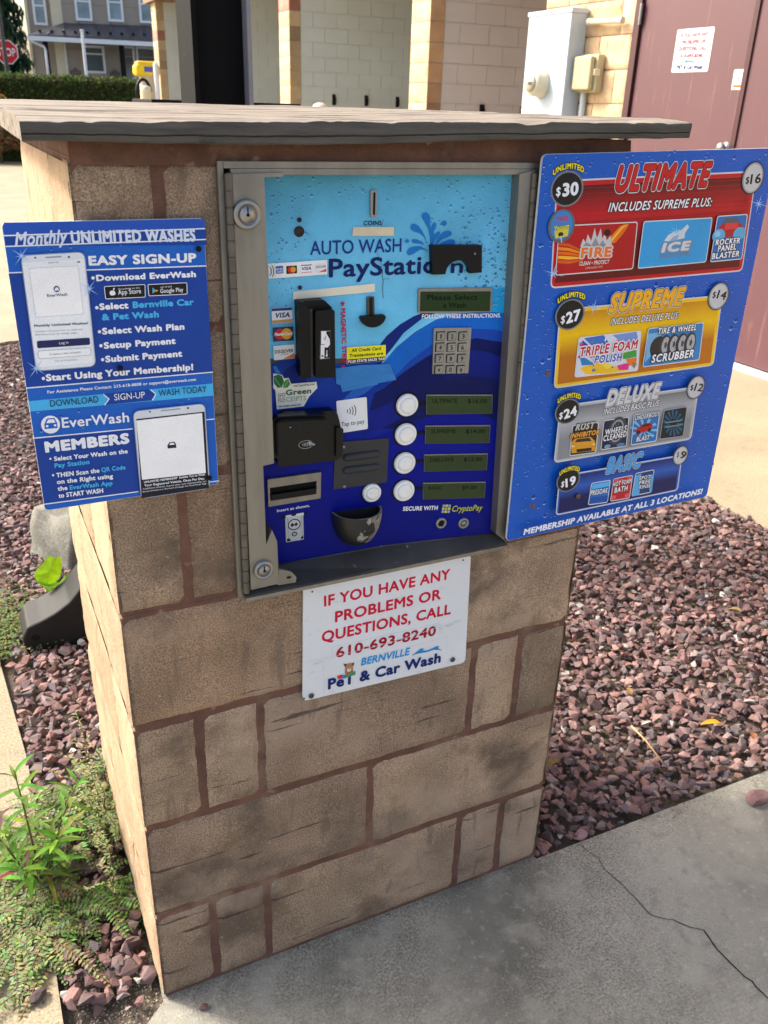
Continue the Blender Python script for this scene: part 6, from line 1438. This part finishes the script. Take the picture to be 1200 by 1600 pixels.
m = MB(); m.lathe((3.80, 17.1, 0), (0, 0, 1), [(.045, 0), (.045, 2.09), (.038, 2.12), (.0001, 2.14)], 16); o = m.build('pole', M['trim'], loc=(3.80, 17.1, 0)); tag(o, 'white round-topped pole in front of the yellow vacuum hood', 'pole')
# street and grass beyond
m = MB(); m.add([(-60, 26.01, -.02), (60, 26.01, -.02), (60, 33, -.02), (-60, 33, -.02)], [(0, 1, 2, 3)]); tag(m.build('street', M['asphalt']), kind='structure')
# ================================================================= SMALL THINGS BY THE PILLAR
def blade(m, p, d, L, wd, col, bend=.3, n=5, up=None, fold=.12):
    """one pointed leaf from p along d"""
    p = Vector(p); d = Vector(d).normalized(); u = Vector(up or (0, 0, 1)); s = d.cross(u); s = s.normalized() if s.length > 1e-3 else Vector((1, 0, 0)); u = s.cross(d).normalized(); vs = []
    for i in range(n+1):
        t = i/n; q = p+d*L*t-u*(bend*L*t*t); h = wd*math.sin(PI*min(1, .06+t*.94))**.8*(1 if t < 1 else .02)
        vs += [q-s*h/2+u*h*fold, q, q+s*h/2+u*h*fold]
    m.add(vs, [f for i in range(n) for f in ((3*i, 3*i+1, 3*i+4, 3*i+3), (3*i+1, 3*i+2, 3*i+5, 3*i+4))], 0, col, True)
r = random.Random(11)
wd_ = empty('leafy_weed', (-.175, .36, -.02), 'bright green weed with narrow pointed leaves growing by the kerb', 'weed')
sm = MB(); lm = MB()
stems = [((-.172, .355, -.02), (-.185, .37, .30)), ((-.17, .36, -.02), (-.07, .40, .21)), ((-.18, .35, -.02), (-.27, .33, .26)), ((-.175, .36, -.02), (-.12, .30, .17)), ((-.18, .36, -.02), (-.25, .42, .16)), ((-.17, .36, -.02), (-.21, .27, .14))]
for a, b in stems:
    A = Vector(a); B = Vector(b); pts_ = [A.lerp(B, t)+Vector((0, 0, .03*math.sin(PI*t))) for t in (0, .25, .5, .75, 1)]; sm.tube(pts_, [.0028, .0025, .002, .0016, .001], 6)
    n = int(13+(B-A).length*30)
    for k in range(n):
        t = .15+.85*k/n; q = A.lerp(B, t)+Vector((0, 0, .03*math.sin(PI*t))); an = k*2.4+r.uniform(-.4, .4); dd = Vector((math.cos(an), math.sin(an), r.uniform(.05, .7)+(.8 if t > .85 else 0)))
        c = lin([v*r.uniform(.85, 1.15) for v in r.choice(((104,146,50),(92,136,48),(120,160,58),(84,122,50)) if r.random() > .08 else ((118,72,76),))])
        blade(lm, q, dd, r.uniform(.045, .085)*(1.15-t*.45), r.uniform(.008, .012), c, r.uniform(.1, .6))
sm.build('stems', M['bark'], wd_); lm.build('leaves', M['leaf'], wd_, fix=False)
def fern(loc, label, n, rad, ang, h, seed, cols):
    rt_ = empty('vetch_plant', loc, label, 'weed', 'low weeds by the pillar'); r = random.Random(seed); sm = MB(); lm = MB()
    for k in range(n):
        an = r.uniform(*ang); L = r.uniform(.09, .19); d = Vector((math.cos(an), math.sin(an), 0)); p0 = Vector(loc)+Vector((r.gauss(0, rad*.5), r.gauss(0, rad*.6), r.uniform(0, h*.5))); pts_ = []
        for i in range(7): t = i/6; pts_.append(p0+d*L*t+Vector((0, 0, h*math.sin(PI*.5*min(1, t*1.6))*r.uniform(.8, 1.1)*.7-.03*t*t)))
        sm.tube(pts_, [.0011]*7, 4)
        sd_ = Vector((-d.y, d.x, 0)); c0 = r.choice(cols)
        for i in range(17):
            t = .14+.86*i/17; j = min(5, int(t*6)); q = pts_[j].lerp(pts_[j+1], t*6-j); ll = .0145*math.sin(PI*(.18+.76*t))*r.uniform(.85, 1.1)
            for sg in (-1, 1):
                c = lin([v*r.uniform(.85, 1.15) for v in c0]); blade(lm, q, sd_*sg+d*r.uniform(.1, .5)+Vector((0, 0, r.uniform(-.3, .45))), ll, .0060, c, r.uniform(0, .5), 2)
    sm.build('stems', M['bark'], rt_); lm.build('leaves', M['leaf'], rt_, fix=False)
G1 = ((124,146,92),(112,136,82),(136,156,104),(140,136,92)); G2 = ((138,152,104),(126,144,92),(148,160,112),(152,146,106))
fern((-.06, .46, -.005), 'fern-leaved weed against the sunlit side of the pillar, lacy green and dense', 64, .07, (0, 2*PI), .11, 1, G1)
fern((-.10, .29, -.01), 'fern-leaved weed with long fronds lying over the red stones beside the kerb', 34, .06, (PI*.9, 2*PI), .04, 2, ((110,146,74),(98,134,66),(124,158,86)))
fern((-.225, .27, .0), 'fern-leaved weed sprawling over the edge of the pale pavement', 95, .10, (PI*.6, PI*1.9), .03, 3, G2)
fern((-.21, .42, .0), 'fern-leaved weed behind the leafy weed on the pavement edge', 40, .075, (0, 2*PI), .03, 4, G2)
wp = empty('feathery_weed', (-.045, .44, 0), 'tall wispy pale green weed leaning on the lit side of the pillar', 'weed')
sm = MB(); lm = MB(); r = random.Random(21)
for k in range(34):
    p0 = Vector((-.035+r.gauss(0, .014), .43+r.gauss(0, .085), 0)); tip = p0+Vector((r.gauss(-.035, .025), r.gauss(0, .05), r.uniform(.08, .21))); mid = p0.lerp(tip, .55)+Vector((.012, 0, .02))
    P_ = [p0, p0.lerp(mid, .5), mid, mid.lerp(tip, .5), tip]; sm.tube(P_, [.0011, .001, .0009, .0007, .0004], 4)
    for i in range(26):
        t = .2+.8*i/26; j = min(3, int(t*4)); q = P_[j].lerp(P_[j+1], t*4-j); an = r.uniform(0, 2*PI)
        blade(lm, q, (math.cos(an), math.sin(an), r.uniform(-.1, .6)), r.uniform(.006, .013), .0038, lin([v*r.uniform(.85, 1.15) for v in r.choice(((142,158,104),(128,148,92),(158,164,118),(150,148,108)))]), .2, 2)
sm.build('stems', M['bark'], wp); lm.build('leaves', M['leaf'], wp, fix=False)
# seedling with one big lime leaf
sd = empty('seedling', (-.02, 1.43, 0), 'seedling with broad lime green leaves beside a grey stone behind the pillar', 'seedling')
m = MB(); m.tube([(-.02, 1.43, 0), (-.018, 1.425, .10), (-.015, 1.42, .17)], [.003, .0026, .002], 6); m.build('stem', M['leaf'], sd)
m = MB(); lime = lin((150, 196, 30)); lime2 = lin((126, 176, 40))
def leafpoly(m, pts, y0, col, tilt=.55):
    zc = sum(z for x, z in pts)/len(pts); xc = sum(x for x, z in pts)/len(pts); n = len(pts)
    fine = []
    for i in range(n):
        a, b = pts[i], pts[(i+1) % n]
        for k in range(3): t = k/3; q = Vector((a[0]+(b[0]-a[0])*t, a[1]+(b[1]-a[1])*t)); q += (Vector((xc, zc))-q)*(.045 if k == 0 else -.02); fine.append(q)
    vs = [(xc, y0-.012, zc)]; N = len(fine)
    for f_ in (.55, 1):
        for i, q in enumerate(fine): x = xc+(q.x-xc)*f_; z = zc+(q.y-zc)*f_; vs.append((x, y0+tilt*(z-zc)-.012*(1-f_)+.0025*math.sin(i*.9)*f_, z))
    m.add(vs, [(0, 1+i, 1+(i+1) % N) for i in range(N)]+[(1+i, 1+N+i, 1+N+(i+1) % N, 1+(i+1) % N) for i in range(N)], 0, col, False)
leafpoly(m, [(-.069, .182), (-.054, .198), (-.038, .21), (-.017, .226), (-.001, .218), (.017, .218), (.013, .188), (-.001, .16), (-.014, .150), (-.043, .150), (-.063, .165)], 1.39, lime)
leafpoly(m, [(-.066, .168), (-.040, .156), (-.012, .152), (0, .148), (-.010, .136), (-.043, .143), (-.06, .155)], 1.375, lin((132, 182, 60)))
leafpoly(m, [(-.051, .142), (-.029, .137), (-.011, .117), (-.014, .103), (-.032, .112)], 1.38, lime2)
leafpoly(m, [(-.008, .098), (.001, .128), (.022, .146), (.034, .148), (.025, .126), (.018, .108)], 1.41, lime2)
m.build('leaves', M['leaf'], sd, fix=False)
# creeping ground cover
m = MB(); r = random.Random(8)
for _ in range(3600):
    x = -.20+r.gauss(0, .075); y = 1.40+r.gauss(0, .12)
    if x > .06 or x < -.5 or y < 1.22: continue
    z = max(0, bed_h(x, y) if x > -.17 else 0)+r.uniform(.002, .035)*max(.1, 1-abs(x+.16)*2.4); an = r.uniform(0, 2*PI); blade(m, (x, y, z), (math.cos(an), math.sin(an), r.uniform(0, .6)), r.uniform(.008, .015), .007, lin([v*r.uniform(.8, 1.2) for v in r.choice(((110,122,72),(124,132,82),(96,110,62)))]), .2, 2)
tag(m.build('ground_cover', M['leaf'], fix=False), 'creeping green weed matted on the red stones behind the pillar', 'ground cover', kind='stuff')
# black rubber end piece
rb = empty('rubber_block', (-.03, 1.28, 0), 'black rubber kerb end with a bolt hole lying behind the pillar', 'rubber block')
prof = [(-.118, -.01), (-.128, .02), (-.128, .055), (-.112, .085), (-.07, .098), (-.03, .115), (.012, .142), (.05, .185), (.09, .235), (.30, .24), (.30, -.02), (.06, .0), (-.02, -.025), (-.07, -.025)]
bm = bmesh.new(); fr = [bm.verts.new((x, 1.25, z)) for x, z in prof]; f = bm.faces.new(fr); ex = bmesh.ops.extrude_face_region(bm, geom=[f]); [setattr(v, 'co', v.co+Vector((.0, .12, .015))) for v in ex['geom'] if isinstance(v, bmesh.types.BMVert)]
bmesh.ops.recalc_face_normals(bm, faces=bm.faces[:]); bmesh.ops.bevel(bm, geom=[e for e in bm.edges if e.calc_face_angle(0) > .6 or True], offset=.006, segments=2, profile=.5, affect='EDGES', clamp_overlap=True)
m = MB(); m.addbm(bm, 0, None, False); m.build('body', M['rubber'], rb); m = MB(); m.lathe((-.094, 1.2494, .048), (0, -1, 0), [(.0115, .0), (.010, .0008), (.007, .0004), (.0001, .0004)], 18, 1); m.build('bolt_hole', [M['rubber'], M['dark']], rb)
def rock(name, loc, sc, col, label, cat, seed, matn='gravel', rz=0, tilt=0, n=26):
    r = random.Random(seed); bm = bmesh.new()
    for _ in range(n):
        v = Vector((r.gauss(0, 1), r.gauss(0, 1), r.gauss(0, 1))).normalized()*r.uniform(.85, 1); bm.verts.new((v.x*sc[0], v.y*sc[1], v.z*sc[2]))
    h = bmesh.ops.convex_hull(bm, input=bm.verts[:]); bmesh.ops.delete(bm, geom=[e for e in h['geom_interior'] if isinstance(e, bmesh.types.BMVert)], context='VERTS')
    bmesh.ops.bevel(bm, geom=bm.edges[:], offset=min(sc)*.06, segments=1, affect='EDGES', clamp_overlap=True)
    bmesh.ops.transform(bm, matrix=Matrix.Translation(loc)@Matrix.Rotation(rz, 4, 'Z')@Matrix.Rotation(tilt, 4, 'X'), verts=bm.verts[:])
    m = MB(); m.addbm(bm, 0, lin(col)); o = m.build(name, M[matn], loc=loc); tag(o, label, cat); return o
ck = MB(); bm = bmesh.new(); bmesh.ops.create_cube(bm, size=1); bmesh.ops.subdivide_edges(bm, edges=bm.edges[:], cuts=7, use_grid_fill=True)
for v in bm.verts:
    p = v.co.copy(); q = Vector((p.x*.30*(1-.25*(p.z+.5)), p.y*.24, p.z*.22)); q += Vector((1, 1, 1))*.012*noise.noise(q*16)+q.normalized()*.02*noise.noise(q*9); v.co = Matrix.Rotation(.5, 3, 'Z')@(Matrix.Rotation(.12, 3, 'Y')@q)+Vector((.125, 1.86, .04))
ck.addbm(bm, 0, lin((150, 148, 138)), True); o = ck.build('concrete_chunk', mat('rough_concrete', (118, 117, 108), .95, var=.25, scale=18, bump=.003, bscale=90, fine=.25, fscale=120), loc=(.125, 1.86, 0)); tag(o, 'broken grey concrete block half buried in the red stones', 'concrete block')
rock('loose_stone', (1.405, -.072, .012), (.038, .024, .018), (132, 100, 98), 'single red brown stone strayed onto the grey driveway', 'stone', 3)
rock('loose_stone', (-.207, .094, .009), (.020, .013, .010), (74, 62, 62), 'dark flat stone strayed onto the pale pavement below the weeds', 'stone', 5, rz=.6)
rock('loose_stone', (.06, -.048, .005), (.010, .007, .006), (112, 82, 78), 'tiny red stone on the driveway at the foot of the pillar', 'stone', 8)
def dry(loc, L, wd, col, label, an, seed):
    m = MB(); r = random.Random(seed)
    blade(m, loc, (math.cos(an), math.sin(an), .15), L, wd, lin(col), .35, 7, fold=.3); o = m.build('dry_leaf', M['leaf'], loc=loc, fix=False); tag(o, label, 'leaf')
dry((1.52, .165, bed_h(1.52, .165)+.024), .05, .02, (206, 160, 52), 'bright yellow fallen leaf on the red stones', 2.6, 1)
dry((1.38, .36, bed_h(1.38, .36)+.024), .04, .018, (150, 122, 78), 'curled tan leaf lying on the red stones', 1.2, 2)
dry((.99, .21, bed_h(.99, .21)+.024), .05, .018, (132, 114, 72), 'olive brown leaf on the stones close to the pillar', .3, 3)
dry((1.55, .08, bed_h(1.55, .08)+.024), .036, .018, (160, 110, 74), 'rust coloured leaf on the stones at the driveway edge', .8, 4)
dry((1.95, .52, bed_h(1.95, .52)+.024), .04, .02, (158, 138, 92), 'straw coloured leaf on the stones towards the sidewalk', 2.0, 5)
m = MB(); m.tube([(1.283, .246, bed_h(1.28, .24)+.032), (1.276, .18, bed_h(1.27, .18)+.036), (1.267, .108, bed_h(1.267, .11)+.03)], .0022, 6); o = m.build('dry_stalk', mat('straw', (196, 160, 112), .8), loc=(1.276, .18, 0)); tag(o, 'straight dry stalk lying on the red stones', 'stalk')
m = MB(); m.tube([(1.33, 1.0, bed_h(1.3, 1)+.03), (1.35, .93, bed_h(1.3, 1)+.034), (1.40, .9, bed_h(1.3, 1)+.03)], .0018, 6); o = m.build('dry_stalk', mat('pale_straw', (206, 190, 160), .8), loc=(1.35, .93, 0)); tag(o, 'bent pale grass stalk lying on the far stones', 'stalk')
bpy.data.objects.remove(_fo); bpy.data.curves.remove(_fc)
